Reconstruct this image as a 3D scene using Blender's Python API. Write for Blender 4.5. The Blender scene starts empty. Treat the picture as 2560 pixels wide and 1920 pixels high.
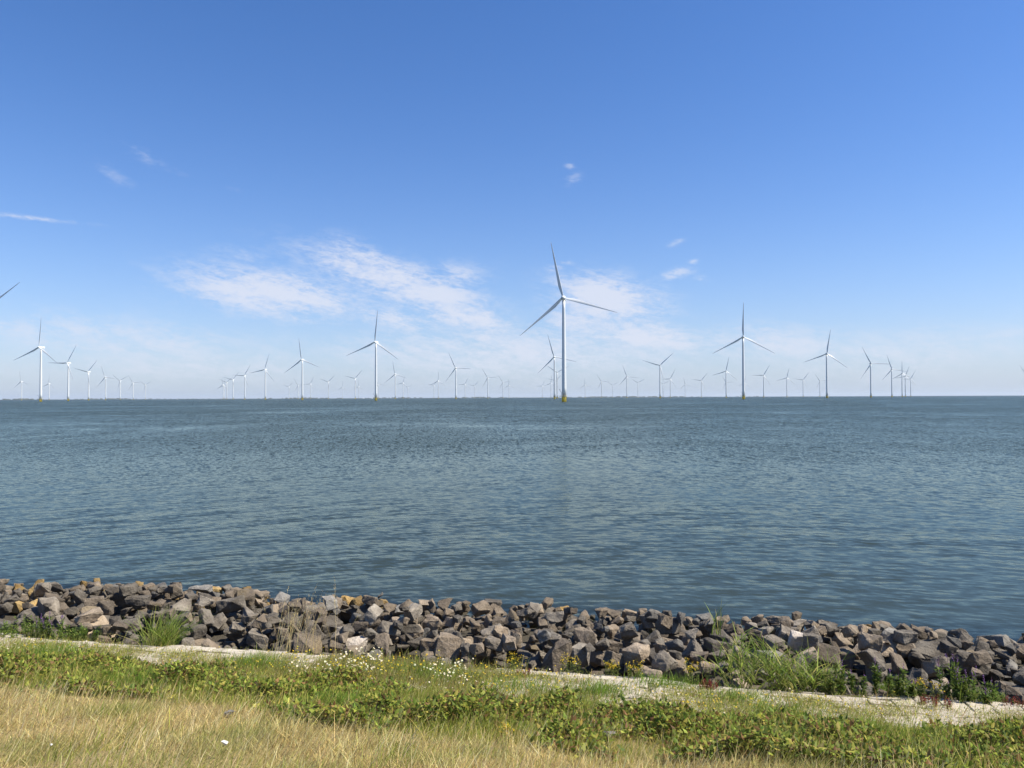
import bpy, bmesh, math, random
import numpy as np
from mathutils import Vector, Matrix, Euler, noise as mnoise

SC = bpy.context.scene
COL = SC.collection
rnd = random.Random(7)
R = np.random.default_rng(11)
rad = math.radians

# ------------------------------------------------------------------ camera
FPX = 1898.0                       # focal length in pixels of a 2560 wide frame
CAM_Z = 5.1
cam_d = bpy.data.cameras.new('camera')
cam_d.sensor_width = 36.0
cam_d.lens = 36.0 * FPX / 2560.0
cam_d.clip_start = 0.1
cam_d.clip_end = 90000.0
cam = bpy.data.objects.new('camera', cam_d)
COL.objects.link(cam)
CAM_ROT = Matrix.Rotation(rad(90 + 1.017), 3, 'X') @ Matrix.Rotation(rad(-0.235), 3, 'Z')
cam.matrix_world = Matrix.Translation((0, 0, CAM_Z)) @ CAM_ROT.to_4x4()
SC.camera = cam

# ------------------------------------------------------------------ sun, sky, exposure
SUN_AZ, SUN_EL = 97.0, 50.0
sdir = Vector((math.cos(rad(SUN_EL)) * math.sin(rad(SUN_AZ)), math.cos(rad(SUN_EL)) * math.cos(rad(SUN_AZ)), math.sin(rad(SUN_EL))))
sun_d = bpy.data.lights.new('sun', 'SUN')
sun_d.energy = 5.0
sun_d.angle = rad(0.53)
sun_d.color = (1.0, 0.93, 0.81)
sun = bpy.data.objects.new('sun', sun_d)
COL.objects.link(sun)
sun.rotation_euler = sdir.to_track_quat('Z', 'Y').to_euler()

vs = SC.view_settings
vs.view_transform = 'Standard'
vs.look = 'None'
vs.exposure = 0.72
vs.gamma = 1.0
SC.render.engine = 'CYCLES'
SC.cycles.use_denoising = True
SC.cycles.denoising_input_passes = 'RGB_ALBEDO_NORMAL'
SC.cycles.denoising_prefilter = 'ACCURATE'
SC.cycles.max_bounces = 8
SC.cycles.volume_bounces = 0
SC.cycles.transparent_max_bounces = 12
SC.cycles.sample_clamp_indirect = 4.0


class NT:
    """small helper to write node trees as expressions"""
    def __init__(self, tree):
        self.t = tree
        self.n = tree.nodes
        self.l = tree.links

    def new(self, typ, **kw):
        nd = self.n.new(typ)
        for k, v in kw.items():
            setattr(nd, k, v)
        return nd

    def put(self, sock, val):
        if isinstance(val, bpy.types.NodeSocket):
            self.l.new(val, sock)
        else:
            sock.default_value = val

    def m(self, op, a, b=0.0, c=None, clamp=False):
        nd = self.new('ShaderNodeMath', operation=op, use_clamp=clamp)
        self.put(nd.inputs[0], a)
        self.put(nd.inputs[1], b)
        if c is not None:
            self.put(nd.inputs[2], c)
        return nd.outputs[0]

    def vm(self, op, a, b=(0, 0, 0)):
        nd = self.new('ShaderNodeVectorMath', operation=op)
        self.put(nd.inputs[0], a)
        self.put(nd.inputs[1], b)
        return nd.outputs[0]

    def noise(self, vec, scale, detail=4.0, rough=0.55, dist=0.0, dims='3D', w=None):
        nd = self.new('ShaderNodeTexNoise', noise_dimensions=dims)
        if vec is not None:
            self.put(nd.inputs['Vector'], vec)
        self.put(nd.inputs['Scale'], scale)
        self.put(nd.inputs['Detail'], detail)
        self.put(nd.inputs['Roughness'], rough)
        self.put(nd.inputs['Distortion'], dist)
        return nd.outputs[0], nd.outputs[1]

    def smooth(self, x, lo, hi, a=0.0, b=1.0):
        nd = self.new('ShaderNodeMapRange', interpolation_type='SMOOTHSTEP')
        self.put(nd.inputs[0], x)
        for i, v in enumerate((lo, hi, a, b)):
            self.put(nd.inputs[i + 1], v)
        return nd.outputs[0]

    def mixc(self, f, a, b, mode='MIX'):
        nd = self.new('ShaderNodeMix', data_type='RGBA', blend_type=mode)
        self.put(nd.inputs[0], f)
        for s, v in ((nd.inputs[6], a), (nd.inputs[7], b)):
            self.put(s, v if isinstance(v, bpy.types.NodeSocket) else (*v[:3], 1.0))
        return nd.outputs[2]

    def xyz(self, v):
        nd = self.new('ShaderNodeSeparateXYZ')
        self.put(nd.inputs[0], v)
        return nd.outputs

    def comb(self, x, y, z=0.0):
        nd = self.new('ShaderNodeCombineXYZ')
        for s, v in zip(nd.inputs, (x, y, z)):
            self.put(s, v)
        return nd.outputs[0]


def pix_dir(px, py):
    return (CAM_ROT @ Vector(((px - 1280) / FPX, -(py - 960) / FPX, -1.0))).normalized()


def project(p):
    q = CAM_ROT.transposed() @ (Vector(p) - Vector((0, 0, CAM_Z)))
    return 1280 + FPX * q.x / -q.z, 960 - FPX * q.y / -q.z


world = bpy.data.worlds.new('World')
SC.world = world
world.use_nodes = True
W = NT(world.node_tree)
W.n.clear()
sky = W.new('ShaderNodeTexSky', sky_type='NISHITA', sun_disc=False)
sky.sun_elevation = rad(SUN_EL)
sky.sun_rotation = rad(SUN_AZ)
sky.altitude = 0
sky.air_density = 1.0
sky.dust_density = 0.25
sky.ozone_density = 4.0
SKY_STRENGTH = 0.088
# thin cirrus and small fair weather clouds, fixed in direction far outside the scene
tc = W.new('ShaderNodeTexCoord')
dx, dy, dz = W.xyz(tc.outputs['Generated'])
az = W.m('MULTIPLY', W.m('ARCTAN2', dx, dy), 57.2958)
el = W.m('MULTIPLY', W.m('ARCSINE', dz), 57.2958)


def azel(px, py):
    d = pix_dir(px, py)
    return math.degrees(math.atan2(d.x, d.y)), math.degrees(math.asin(d.z))


# pixel centre, half sizes in degrees, tilt in degrees (positive = falls to the right), strength
blobs = [(690, 735, 6.2, 1.5, 6, .95), (1000, 705, 6.6, 1.3, 15, 1.0), (930, 660, 3.2, 1.1, 25, .8), (1120, 700, 3.0, 1.1, -6, .7), (830, 640, 2.2, .7, 8, .45),
         (1160, 790, 5.0, 1.2, 14, .85), (1000, 800, 4.0, .8, 10, .75), (1215, 845, 2.0, .5, 5, .7),
         (1520, 750, 4.2, 1.6, 12, 1.0), (1600, 840, 6.0, 1.2, 8, .85), (1450, 800, 3.2, 1.2, 0, .75), (1400, 665, 1.6, .55, -12, .62),
         (1690, 685, 1.7, .55, -10, .66), (1755, 700, 1.1, .4, 6, .55), (1690, 606, .9, .3, -16, .6), (1735, 655, .5, .25, 0, .7), (1500, 677, .9, .3, 0, .5), (1790, 790, .5, .3, 0, .5),
         (1432, 448, .9, .5, -20, .5), (1425, 415, .5, .25, 10, .6), (390, 405, 2.8, .6, 24, .40), (285, 440, 2.0, .6, 30, .34), (330, 365, .9, .35, 25, .36), (590, 475, .8, .2, 6, .4), (650, 490, .6, .2, 8, .4),
         (60, 543, 4.6, .20, 0, .62), (300, 850, 9.0, 1.5, 4, .62), (80, 825, 5.0, 1.0, 3, .55), (620, 640, 3.0, .7, 8, .42), (1900, 860, 7.0, 1.4, 3, .68), (2200, 890, 9.0, 1.8, -3, .56), (1280, 880, 16, 2.1, 0, .68), (520, 910, 12, 1.5, 0, .56),
         (2480, 840, 4.0, .35, -6, .5)]
msum = None
for (px, py, ra, rb, tilt, st) in blobs:
    if ra > 1.8 and py > 600: ra, rb = ra * 1.25, rb * 1.35
    a0, e0 = azel(px, py)
    da = W.m('SUBTRACT', az, a0)
    de = W.m('SUBTRACT', el, e0)
    c_, s_ = math.cos(rad(tilt)), math.sin(rad(tilt))
    p = W.m('ADD', W.m('MULTIPLY', da, c_ / ra), W.m('MULTIPLY', de, -s_ / ra))
    q = W.m('ADD', W.m('MULTIPLY', da, s_ / rb), W.m('MULTIPLY', de, c_ / rb))
    d2 = W.m('ADD', W.m('MULTIPLY', p, p), W.m('MULTIPLY', q, q))
    g = W.m('MULTIPLY', W.m('EXPONENT', W.m('MULTIPLY', d2, -1.0)), st)
    msum = g if msum is None else W.m('MAXIMUM', msum, g)
# fibrous texture, streaks falling gently to the right
c_, s_ = math.cos(rad(13)), math.sin(rad(13))
fu = W.m('ADD', W.m('MULTIPLY', az, c_ * .22), W.m('MULTIPLY', el, -s_ * .22))
fv = W.m('ADD', W.m('MULTIPLY', az, s_ * .75), W.m('MULTIPLY', el, c_ * .75))
warp, warpc = W.noise(W.comb(fu, fv, 3.3), 1.3, 3, .5)
wv = W.vm('ADD', W.comb(fu, fv, 1.0), W.vm('SCALE', W.vm('SUBTRACT', warpc, (.5, .5, .5))))
for nd in W.n:
    if nd.type == 'VECT_MATH' and nd.operation == 'SCALE':
        nd.inputs['Scale'].default_value = .8
n1, _ = W.noise(wv, 1.25, 9, .62, .25)
n2, _ = W.noise(W.comb(W.m('MULTIPLY', az, .8), W.m('MULTIPLY', el, 1.9), 5.0), 1.9, 8, .62, .3)
nn = W.m('ADD', W.m('MULTIPLY', n1, .62), W.m('MULTIPLY', n2, .38))
tex = W.m('ADD', nn, W.m('MULTIPLY', W.m('SUBTRACT', msum, .5), .26))
n3, _ = W.noise(wv, 6.0, 5, .65, .2)
n4, _ = W.noise(W.comb(W.m('MULTIPLY', fu, 2.2), W.m('MULTIPLY', fv, 7.0), 8.0), 1.6, 6, .6, .6)
tex = W.m('ADD', tex, W.m('ADD', W.m('MULTIPLY', W.m('SUBTRACT', n3, .5), .09), W.m('MULTIPLY', W.m('SUBTRACT', n4, .5), .13)))
alpha = W.m('MULTIPLY', W.smooth(tex, .37, .66), W.smooth(msum, .03, .85, 0.0, .86))
bg1 = W.new('ShaderNodeBackground')
hs = W.new('ShaderNodeHueSaturation')
hs.inputs['Saturation'].default_value = 1.22
W.put(hs.inputs['Color'], sky.outputs[0])
skyc = W.mixc(1.0, hs.outputs[0], (1.06, .965, 1.12), 'MULTIPLY')
# pale moist air low over the lake
hzf = W.m('MULTIPLY', W.m('EXPONENT', W.m('MULTIPLY', W.m('MAXIMUM', el, 0.0), -.16)), .78)
skyc = W.mixc(hzf, skyc, (2.68, 3.75, 5.15))
W.put(bg1.inputs[0], skyc)
bg1.inputs[1].default_value = SKY_STRENGTH
bg2 = W.new('ShaderNodeBackground')
bg2.inputs[0].default_value = (.46, .485, .56, 1)
bg2.inputs[1].default_value = 1.0
mx = W.new('ShaderNodeMixShader')
W.put(mx.inputs[0], alpha)
W.l.new(bg1.outputs[0], mx.inputs[1])
W.l.new(bg2.outputs[0], mx.inputs[2])
wo = W.new('ShaderNodeOutputWorld')
W.l.new(mx.outputs[0], wo.inputs[0])


# ------------------------------------------------------------------ helpers
def mat(name):
    m = bpy.data.materials.new(name)
    m.use_nodes = True
    t = NT(m.node_tree)
    t.n.clear()
    out = t.new('ShaderNodeOutputMaterial')
    return m, t, out


def principled(t, out, color, rough=.6, spec=.4, normal=None):
    b = t.new('ShaderNodeBsdfPrincipled')
    t.put(b.inputs['Base Color'], color if isinstance(color, bpy.types.NodeSocket) else (*color[:3], 1))
    t.put(b.inputs['Roughness'], rough)
    t.put(b.inputs['Specular IOR Level'], spec)
    if normal is not None:
        t.put(b.inputs['Normal'], normal)
    t.l.new(b.outputs[0], out.inputs[0])
    return b


def bump(t, h, strength=.4, dist=.02):
    b = t.new('ShaderNodeBump')
    b.inputs['Strength'].default_value = strength
    b.inputs['Distance'].default_value = dist
    t.put(b.inputs['Height'], h)
    return b.outputs[0]


def tag(o, label=None, cat=None, group=None, kind=None):
    if label: o['label'] = label
    if cat: o['category'] = cat
    if group: o['group'] = group
    if kind: o['kind'] = kind
    return o


def link(name, me, m, parent=None):
    o = bpy.data.objects.new(name, me)
    COL.objects.link(o)
    if m is not None and len(me.materials) == 0:
        for q in (m if isinstance(m, (list, tuple)) else [m]):
            me.materials.append(q)
    if parent is not None:
        o.parent = parent
    return o


def empty(name, loc, rz=0.0):
    o = bpy.data.objects.new(name, None)
    o.empty_display_size = .2
    COL.objects.link(o)
    o.location = loc
    o.rotation_euler = (0, 0, rz)
    return o


def mesh_np(name, verts, faces_list, mats=None, colors=None, matidx=None, smooth=False):
    """verts (N,3); faces_list: list of int arrays (M,k)"""
    me = bpy.data.meshes.new(name)
    verts = np.asarray(verts, dtype=np.float32)
    me.vertices.add(len(verts))
    me.vertices.foreach_set('co', verts.ravel())
    loops = np.concatenate([f.ravel() for f in faces_list]).astype(np.int32)
    sizes = np.concatenate([np.full(len(f), f.shape[1], dtype=np.int32) for f in faces_list])
    starts = np.concatenate([[0], np.cumsum(sizes)[:-1]]).astype(np.int32)
    me.loops.add(len(loops))
    me.loops.foreach_set('vertex_index', loops)
    me.polygons.add(len(sizes))
    me.polygons.foreach_set('loop_start', starts)
    me.polygons.foreach_set('loop_total', sizes)
    if matidx is not None:
        me.polygons.foreach_set('material_index', np.asarray(matidx, dtype=np.int32))
    if smooth:
        me.polygons.foreach_set('use_smooth', np.ones(len(sizes), dtype=bool))
    if colors is not None:
        ca = me.color_attributes.new('tint', 'FLOAT_COLOR', 'POINT')
        c4 = np.ones((len(verts), 4), dtype=np.float32)
        c4[:, :3] = colors
        ca.data.foreach_set('color', c4.ravel())
    me.update(calc_edges=True)
    me.validate()
    return me


def bm_mesh(name, bm, smooth=False):
    me = bpy.data.meshes.new(name)
    bmesh.ops.recalc_face_normals(bm, faces=bm.faces[:])
    bm.to_mesh(me)
    bm.free()
    if smooth:
        for p in me.polygons: p.use_smooth = True
    return me


def add_lathe(bm, prof, n=24, center=(0, 0, 0), mtx=None):
    rings = []
    for (r, z) in prof:
        ring = []
        for k in range(n):
            a = 2 * math.pi * k / n
            p = Vector((r * math.cos(a) + center[0], r * math.sin(a) + center[1], z + center[2]))
            ring.append(bm.verts.new(mtx @ p if mtx else p))
        rings.append(ring)
    for a, b in zip(rings, rings[1:]):
        for k in range(n):
            bm.faces.new((a[k], a[(k + 1) % n], b[(k + 1) % n], b[k]))
    bm.faces.new(rings[0][::-1])
    bm.faces.new(rings[-1])


def add_box(bm, lo, hi, bev=0.0):
    g = bmesh.ops.create_cube(bm, size=1.0)
    for v in g['verts']:
        v.co = Vector([lo[i] + (v.co[i] + .5) * (hi[i] - lo[i]) for i in range(3)])
    if bev:
        es = list({e for v in g['verts'] for e in v.link_edges})
        bmesh.ops.bevel(bm, geom=es, offset=bev, segments=3, affect='EDGES', profile=.5)


def add_bar(bm, p, q, r, n=6):
    p, q = Vector(p), Vector(q)
    d = q - p
    rot = d.to_track_quat('Z', 'Y').to_matrix().to_4x4()
    add_lathe(bm, [(r, 0), (r, d.length)], n, mtx=Matrix.Translation(p) @ rot)


# ------------------------------------------------------------------ the bank: u runs along it, v towards the water
E = Vector((.979, -.204, 0))
NV = Vector((.204, .979, 0))
PV = np.array([-400, -8, .5, 5, 10.2, 11.62, 11.8, 13, 15, 16.6, 18, 20, 25, 60, 400])
PH = np.array([3.6, 3.6, 3.5, 2.45, .95, .86, .25, .32, .28, .0, -.45, -1.0, -2.2, -3.5, -3.5])


def hz(v):
    return np.interp(v, PV, PH)


def uv2xy(u, v):
    return u * E.x + v * NV.x, u * E.y + v * NV.y


def xy2uv(x, y):
    return x * E.x + y * E.y, x * NV.x + y * NV.y


def ground_noise(x, y):
    return (.05 * np.sin(x * 1.3 + .7 * np.sin(y * 1.1)) * np.sin(y * 1.7 + .4) + .03 * np.sin(x * 3.1 + 1) * np.sin(y * 2.7 + 2.)
            + .02 * np.sin(x * 6.3 + y * 2.) * np.sin(y * 5.9 - x))


def height(u, v):
    x, y = uv2xy(u, v)
    w = np.interp(v, [-2, 2, 9.6, 10.4], [.3, 1, 1, 0.15])
    return hz(v) + ground_noise(x, y) * w


def ground_hit(px, py, lift=0.0):
    d = pix_dir(px, py)
    t = 3.0
    while t < 60:
        p = Vector((0, 0, CAM_Z)) + d * t
        u, v = xy2uv(p.x, p.y)
        if p.z <= float(height(u, v)) + lift: break
        t += .03
    return u, v


# ------------------------------------------------------------------ ground sheet
m_ground, t, out = mat('soil_and_thatch')
geo = t.new('ShaderNodeNewGeometry')
pos = geo.outputs['Position']
na, _ = t.noise(pos, .9, 5, .6)
nb, _ = t.noise(pos, 14, 4, .6)
nc, _ = t.noise(pos, 70, 3, .6)
vdot = t.new('ShaderNodeVectorMath', operation='DOT_PRODUCT')
t.put(vdot.inputs[0], pos); vdot.inputs[1].default_value = NV
vv = vdot.outputs['Value']
straw = t.mixc(nb, (.27, .20, .09), (.46, .36, .16))
green = t.mixc(nb, (.06, .068, .02), (.13, .12, .045))
c = t.mixc(t.smooth(t.m('ADD', vv, t.m('MULTIPLY', na, 2.4)), 8.4, 10.0), straw, green)
c = t.mixc(t.smooth(t.m('ADD', nc, t.m('MULTIPLY', nb, .5)), .78, .92), c, (.055, .04, .022))
mud = t.mixc(nb, (.05, .045, .035), (.11, .095, .07))
c = t.mixc(t.smooth(vv, 11.6, 11.8), c, mud)
principled(t, out, c, .95, .1, bump(t, t.m('ADD', nb, nc), .8, .03))
us = np.concatenate([np.linspace(-2500, -24, 40), np.linspace(-22, 16, 260), np.linspace(22, 2500, 40)])
vv_ = np.concatenate([np.linspace(-400, -6, 12), np.linspace(-5, 3.5, 26), np.linspace(3.8, 21, 200), np.linspace(22, 60, 12), np.linspace(80, 400, 5)])
U, V = np.meshgrid(us, vv_)
X, Y = uv2xy(U, V)
Z = height(U, V)
nr, ncol = U.shape
idx = np.arange(nr * ncol).reshape(nr, ncol)
quads = np.stack([idx[:-1, :-1], idx[:-1, 1:], idx[1:, 1:], idx[1:, :-1]], -1).reshape(-1, 4)
tag(link('ground', mesh_np('ground', np.stack([X, Y, Z], -1).reshape(-1, 3), [quads], smooth=True), m_ground), kind='structure')

# ------------------------------------------------------------------ water
m_water, t, out = mat('lake_water')
geo = t.new('ShaderNodeNewGeometry')
pos = geo.outputs['Position']
px_, py_, pz_ = t.xyz(pos)
vdot = t.new('ShaderNodeVectorMath', operation='DOT_PRODUCT')
t.put(vdot.inputs[0], pos); vdot.inputs[1].default_value = NV
vv = vdot.outputs['Value']
udot = t.new('ShaderNodeVectorMath', operation='DOT_PRODUCT')
t.put(udot.inputs[0], pos); udot.inputs[1].default_value = E
uu = udot.outputs['Value']


def slope(vec, scale, detail, rough, amp):
    _, cc = t.noise(vec, scale, detail, rough)
    x, y, z = t.xyz(cc)
    return t.m('MULTIPLY', t.m('SUBTRACT', x, .5), amp), t.m('MULTIPLY', t.m('SUBTRACT', y, .5), amp)


# gusts: broad streaks running with the wind modulate how rough the surface is
fan = t.m('SUBTRACT', t.m('MULTIPLY', uu, .50), t.m('MULTIPLY', t.m('MULTIPLY', uu, uu), .035))
fan = t.m('MULTIPLY', fan, t.smooth(vv, 60, 160, 1.0, 0.0))
gv = t.m('SUBTRACT', vv, t.m('MULTIPLY', uu, .35))
ga, _ = t.noise(t.comb(t.m('MULTIPLY', uu, .016), t.m('MULTIPLY', gv, .011), 2.0), 1.0, 4, .55, .5)
gb, _ = t.noise(t.comb(t.m('MULTIPLY', uu, .07), t.m('MULTIPLY', t.m('SUBTRACT', vv, t.m('MULTIPLY', fan, .4)), .10), 7.0), 1.0, 3, .5, .4)
gust = t.m('ADD', t.m('MULTIPLY', ga, .9), t.m('MULTIPLY', gb, .5))
gust = t.smooth(gust, .42, .92, .35, 1.55)
fetch = t.smooth(vv, 20, 85, .07, 1.0)           # sheltered and smooth along the bank
amp = t.m('MULTIPLY', gust, fetch)
# wind wavelets; the smallest crests die out in the lee of the bank, longer groups take over with the fetch
def layer(kx, ky, z, amp_, lo=None, hi=None, det=3.0):
    a, b = slope(t.comb(t.m('MULTIPLY', t.m('ADD', px_, t.m('MULTIPLY', py_, .12)), kx), t.m('MULTIPLY', py_, ky), z), 1.0, det, .58, amp_)
    if lo is not None:
        w = t.smooth(vv, lo, hi)
        a, b = t.m('MULTIPLY', a, w), t.m('MULTIPLY', b, w)
    return a, b


fine = [layer(3.4, 3.2, 0.0, 1.7, det=3.0), layer(2.4, .55, 4.0, 1.9, 30, 90), layer(1.05, .12, 9.0, 2.1, 80, 200), layer(.36, .020, 13.0, 1.9, 220, 600)]
w4x, w4y = slope(t.comb(t.m('MULTIPLY', uu, 1.1), t.m('MULTIPLY', t.m('SUBTRACT', vv, t.m('MULTIPLY', fan, .43)), 4.2), 1.0), 1.0, 3.0, .6, .62)
w5x, w5y = slope(t.comb(t.m('MULTIPLY', uu, 2.6), t.m('MULTIPLY', t.m('ADD', vv, t.m('MULTIPLY', uu, .3)), 6.0), 6.0), 1.0, 2.0, .55, .34)
calm = t.m('MULTIPLY', t.smooth(vv, 30, 110, 1.0, .25), t.smooth(gb, .3, .7, .6, 1.25))
w4x, w4y = t.m('MULTIPLY', t.m('ADD', w4x, w5x), t.m('MULTIPLY', calm, .6)), t.m('MULTIPLY', t.m('ADD', w4y, w5y), calm)
fx, fy = fine[0]
for a, b in fine[1:]:
    fx, fy = t.m('ADD', fx, a), t.m('ADD', fy, b)
sx = t.m('ADD', t.m('MULTIPLY', fx, amp), w4x)
sy = t.m('ADD', t.m('MULTIPLY', fy, amp), w4y)
bend, _ = t.noise(pos, .07, 2, .5)
# crests fan out: they climb to the right at the left end and fall to the right at the right end
ph = t.m('ADD', t.m('SUBTRACT', t.m('MULTIPLY', vv, 2.3), fan), t.m('MULTIPLY', bend, 14.0))
ph2 = t.m('ADD', t.m('SUBTRACT', t.m('MULTIPLY', vv, 1.05), t.m('MULTIPLY', fan, .6)), t.m('MULTIPLY', bend, 11.0))
ph3 = t.m('ADD', t.m('SUBTRACT', t.m('MULTIPLY', vv, 4.3), t.m('MULTIPLY', fan, 2.2)), t.m('MULTIPLY', bend, 15.0))
sw = t.m('ADD', t.m('ADD', t.m('MULTIPLY', t.m('SINE', ph), .020), t.m('MULTIPLY', t.m('SINE', ph2), .022)), t.m('MULTIPLY', t.m('SINE', ph3), .012))
sw = t.m('MULTIPLY', sw, t.m('MULTIPLY', t.smooth(vv, 24, 60, 1.0, 0.0), t.smooth(gb, .36, .7, .0, 1.5)))
sy = t.m('ADD', sy, sw)
nrm = t.vm('NORMALIZE', t.comb(t.m('MULTIPLY', sx, -1.0), t.m('MULTIPLY', sy, -1.0), 1.0))
# wavelet faces turned away from the eye hide behind the crest in front: fold them towards it
inc = geo.outputs['Incoming']
dt = t.new('ShaderNodeVectorMath', operation='DOT_PRODUCT')
t.put(dt.inputs[0], nrm); t.put(dt.inputs[1], inc)
sc_ = t.new('ShaderNodeVectorMath', operation='SCALE')
t.put(sc_.inputs[0], inc); t.put(sc_.inputs['Scale'], t.m('MULTIPLY', t.m('MAXIMUM', t.m('MULTIPLY', dt.outputs['Value'], -1.0), 0.0), 2.0))
nrm = t.vm('NORMALIZE', t.vm('ADD', nrm, sc_.outputs[0]))
gl = t.new('ShaderNodeBsdfGlossy')
gl.inputs['Roughness'].default_value = .12
gl.inputs['Color'].default_value = (.66, .735, .66, 1)
t.put(gl.inputs['Normal'], nrm)
body = t.new('ShaderNodeBsdfDiffuse')
t.put(body.inputs['Color'], t.mixc(t.smooth(vv, 18, 60), (.032, .043, .035), (.028, .040, .036)))
clear = t.new('ShaderNodeBsdfTransparent')
clear.inputs['Color'].default_value = (.62, .66, .55, 1)
under = t.new('ShaderNodeMixShader')
t.put(under.inputs[0], t.smooth(vv, 17.0, 19.6, .88, 0.0))   # shallow water shows the stones
t.l.new(body.outputs[0], under.inputs[1])
t.l.new(clear.outputs[0], under.inputs[2])
fr = t.new('ShaderNodeFresnel')
fr.inputs['IOR'].default_value = 1.333
t.put(fr.inputs['Normal'], nrm)
mixw = t.new('ShaderNodeMixShader')
t.put(mixw.inputs[0], fr.outputs[0])
t.l.new(under.outputs[0], mixw.inputs[1])
t.l.new(gl.outputs[0], mixw.inputs[2])
t.l.new(mixw.outputs[0], out.inputs[0])
xs = np.array([-60000, -3000, -200, 200, 3000, 60000.])
ys = np.array([-20, 60, 500, 4000, 60000.])
U, V = np.meshgrid(xs, ys)
idx = np.arange(U.size).reshape(U.shape)
quads = np.stack([idx[:-1, :-1], idx[:-1, 1:], idx[1:, 1:], idx[1:, :-1]], -1).reshape(-1, 4)
water = link('water', mesh_np('water', np.stack([U, V, V * 0], -1).reshape(-1, 3), [quads]), m_water)
tag(water, kind='structure')

# ------------------------------------------------------------------ far shore
m_far, t, out = mat('distant_land')
geo = t.new('ShaderNodeNewGeometry')
n_, _ = t.noise(geo.outputs['Position'], .01, 3)
principled(t, out, t.mixc(n_, (.07, .09, .07), (.11, .12, .09)), 1.0, .05)
SH_D = 13500.0
bm = bmesh.new()
rows = []
for k in range(91):
    a = rad(-44 + k * .72)
    s = Vector((math.sin(a), math.cos(a), 0))
    hgt = 3.5 if a < rad(11) else max(-.5, 3.5 - (math.degrees(a) - 11) * 1.2)
    rows.append([bm.verts.new(s * SH_D + Vector((0, 0, -1))), bm.verts.new(s * (SH_D + 40) + Vector((0, 0, hgt))), bm.verts.new(s * (SH_D + 700) + Vector((0, 0, hgt))), bm.verts.new(s * (SH_D + 800) + Vector((0, 0, -1)))])
for a, b in zip(rows, rows[1:]):
    for k in range(3):
        bm.faces.new((a[k], b[k], b[k + 1], a[k + 1]))
tag(link('far_shore', bm_mesh('far_shore', bm), m_far), kind='structure')
bm = bmesh.new()
for k in range(420):
    px = rnd.uniform(-60, 1900)
    cl = .5 + .5 * math.sin(px * .021 + 2 * math.sin(px * .006))
    if rnd.random() > .35 + .6 * cl: continue
    a = math.atan2(px - 1280, FPX) + .0
    d = SH_D + rnd.uniform(100, 600)
    h = rnd.uniform(6, 14) * (.45 + .8 * cl)
    w = h * rnd.uniform(1.2, 3.5)
    g = bmesh.ops.create_icosphere(bm, subdivisions=1, radius=1.0, matrix=Matrix.Translation((d * math.sin(a), d * math.cos(a), 2.5 + h * .5)) @ Matrix.Diagonal((w, w, h * .62, 1)))
    for vt in g['verts']:
        vt.co += Vector((rnd.uniform(-1, 1), rnd.uniform(-1, 1), rnd.uniform(-1, 1))) * h * .14
tag(link('distant_trees', bm_mesh('distant_trees', bm), m_far), 'low hazy line of trees along the far shore on the horizon', 'trees', kind='stuff')

m_white_far, t, out = mat('white_hull_paint')
principled(t, out, (.85, .85, .84), .4)
boat_spots = [(909, 17, 'small white boat on the horizon, left one of the two beside the big centre-left turbine'),
              (930, 14, 'small white boat on the horizon just left of the big centre-left turbine base'),
              (1199, 13, 'tiny white boat on the horizon right of the photo\'s centre-left, between thin far turbines'),
              (443, 11, 'tiny white boat on the horizon in the gap between the left turbine rows')]
for px, ln, lab in boat_spots:
    a = math.atan2(px - 1280, FPX)
    d = 8200.0
    root = empty('motor_boat', (d * math.sin(a), d * math.cos(a), 0), rnd.uniform(-.3, .3))
    tag(root, lab, 'boat', 'boats on the horizon')
    bm = bmesh.new()
    secs = []
    for (xx, w, top) in ((-.5, .16, .22), (-.2, .18, .22), (.2, .15, .25), (.42, .07, .3), (.5, .01, .33)):
        secs.append([bm.verts.new(Vector((xx, s * w * f, zz)) * ln) for s, f, zz in ((-1, 1, top), (-1, .6, -.03), (1, .6, -.03), (1, 1, top))])
    for p, q in zip(secs, secs[1:]):
        for k in range(4): bm.faces.new((p[k], p[(k + 1) % 4], q[(k + 1) % 4], q[k]))
    bm.faces.new(secs[0]); bm.faces.new(secs[-1])
    link('hull', bm_mesh('hull', bm), m_white_far, root)
    bm = bmesh.new()
    add_box(bm, (-.3 * ln, -.11 * ln, .2 * ln), (.12 * ln, .11 * ln, .5 * ln), .02 * ln)
    add_box(bm, (-.2 * ln, -.08 * ln, .5 * ln), (.02 * ln, .08 * ln, .72 * ln), .02 * ln)
    link('cabin', bm_mesh('cabin', bm), m_white_far, root)

# ------------------------------------------------------------------ wind turbines
m_tw, t, out = mat('turbine_white_paint')
tcn = t.new('ShaderNodeTexCoord')
n_, _ = t.noise(tcn.outputs['Object'], .35, 5, .6)
principled(t, out, t.mixc(n_, (.55, .58, .585), (.63, .65, .645)), .38, .45)
m_yel, t, out = mat('yellow_marine_paint')
tcn = t.new('ShaderNodeTexCoord')
n_, _ = t.noise(tcn.outputs['Object'], .8, 5, .65)
zz = t.xyz(tcn.outputs['Object'])[2]
c = t.mixc(t.m('MULTIPLY', n_, .4), (.85, .64, .07), (.70, .48, .05))
c = t.mixc(t.smooth(t.m('ADD', zz, n_), .6, 1.0, 1, 0), c, (.05, .05, .03))      # weed and wet band at the waterline
principled(t, out, c, .45, .4)
m_steel, t, out = mat('dark_galvanised_steel')
n_, _ = t.noise(None, 2.0, 3)
principled(t, out, t.mixc(n_, (.10, .11, .12), (.17, .18, .19)), .5, .5)

HUB = Vector((0, -5.6, 115.0))


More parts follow.
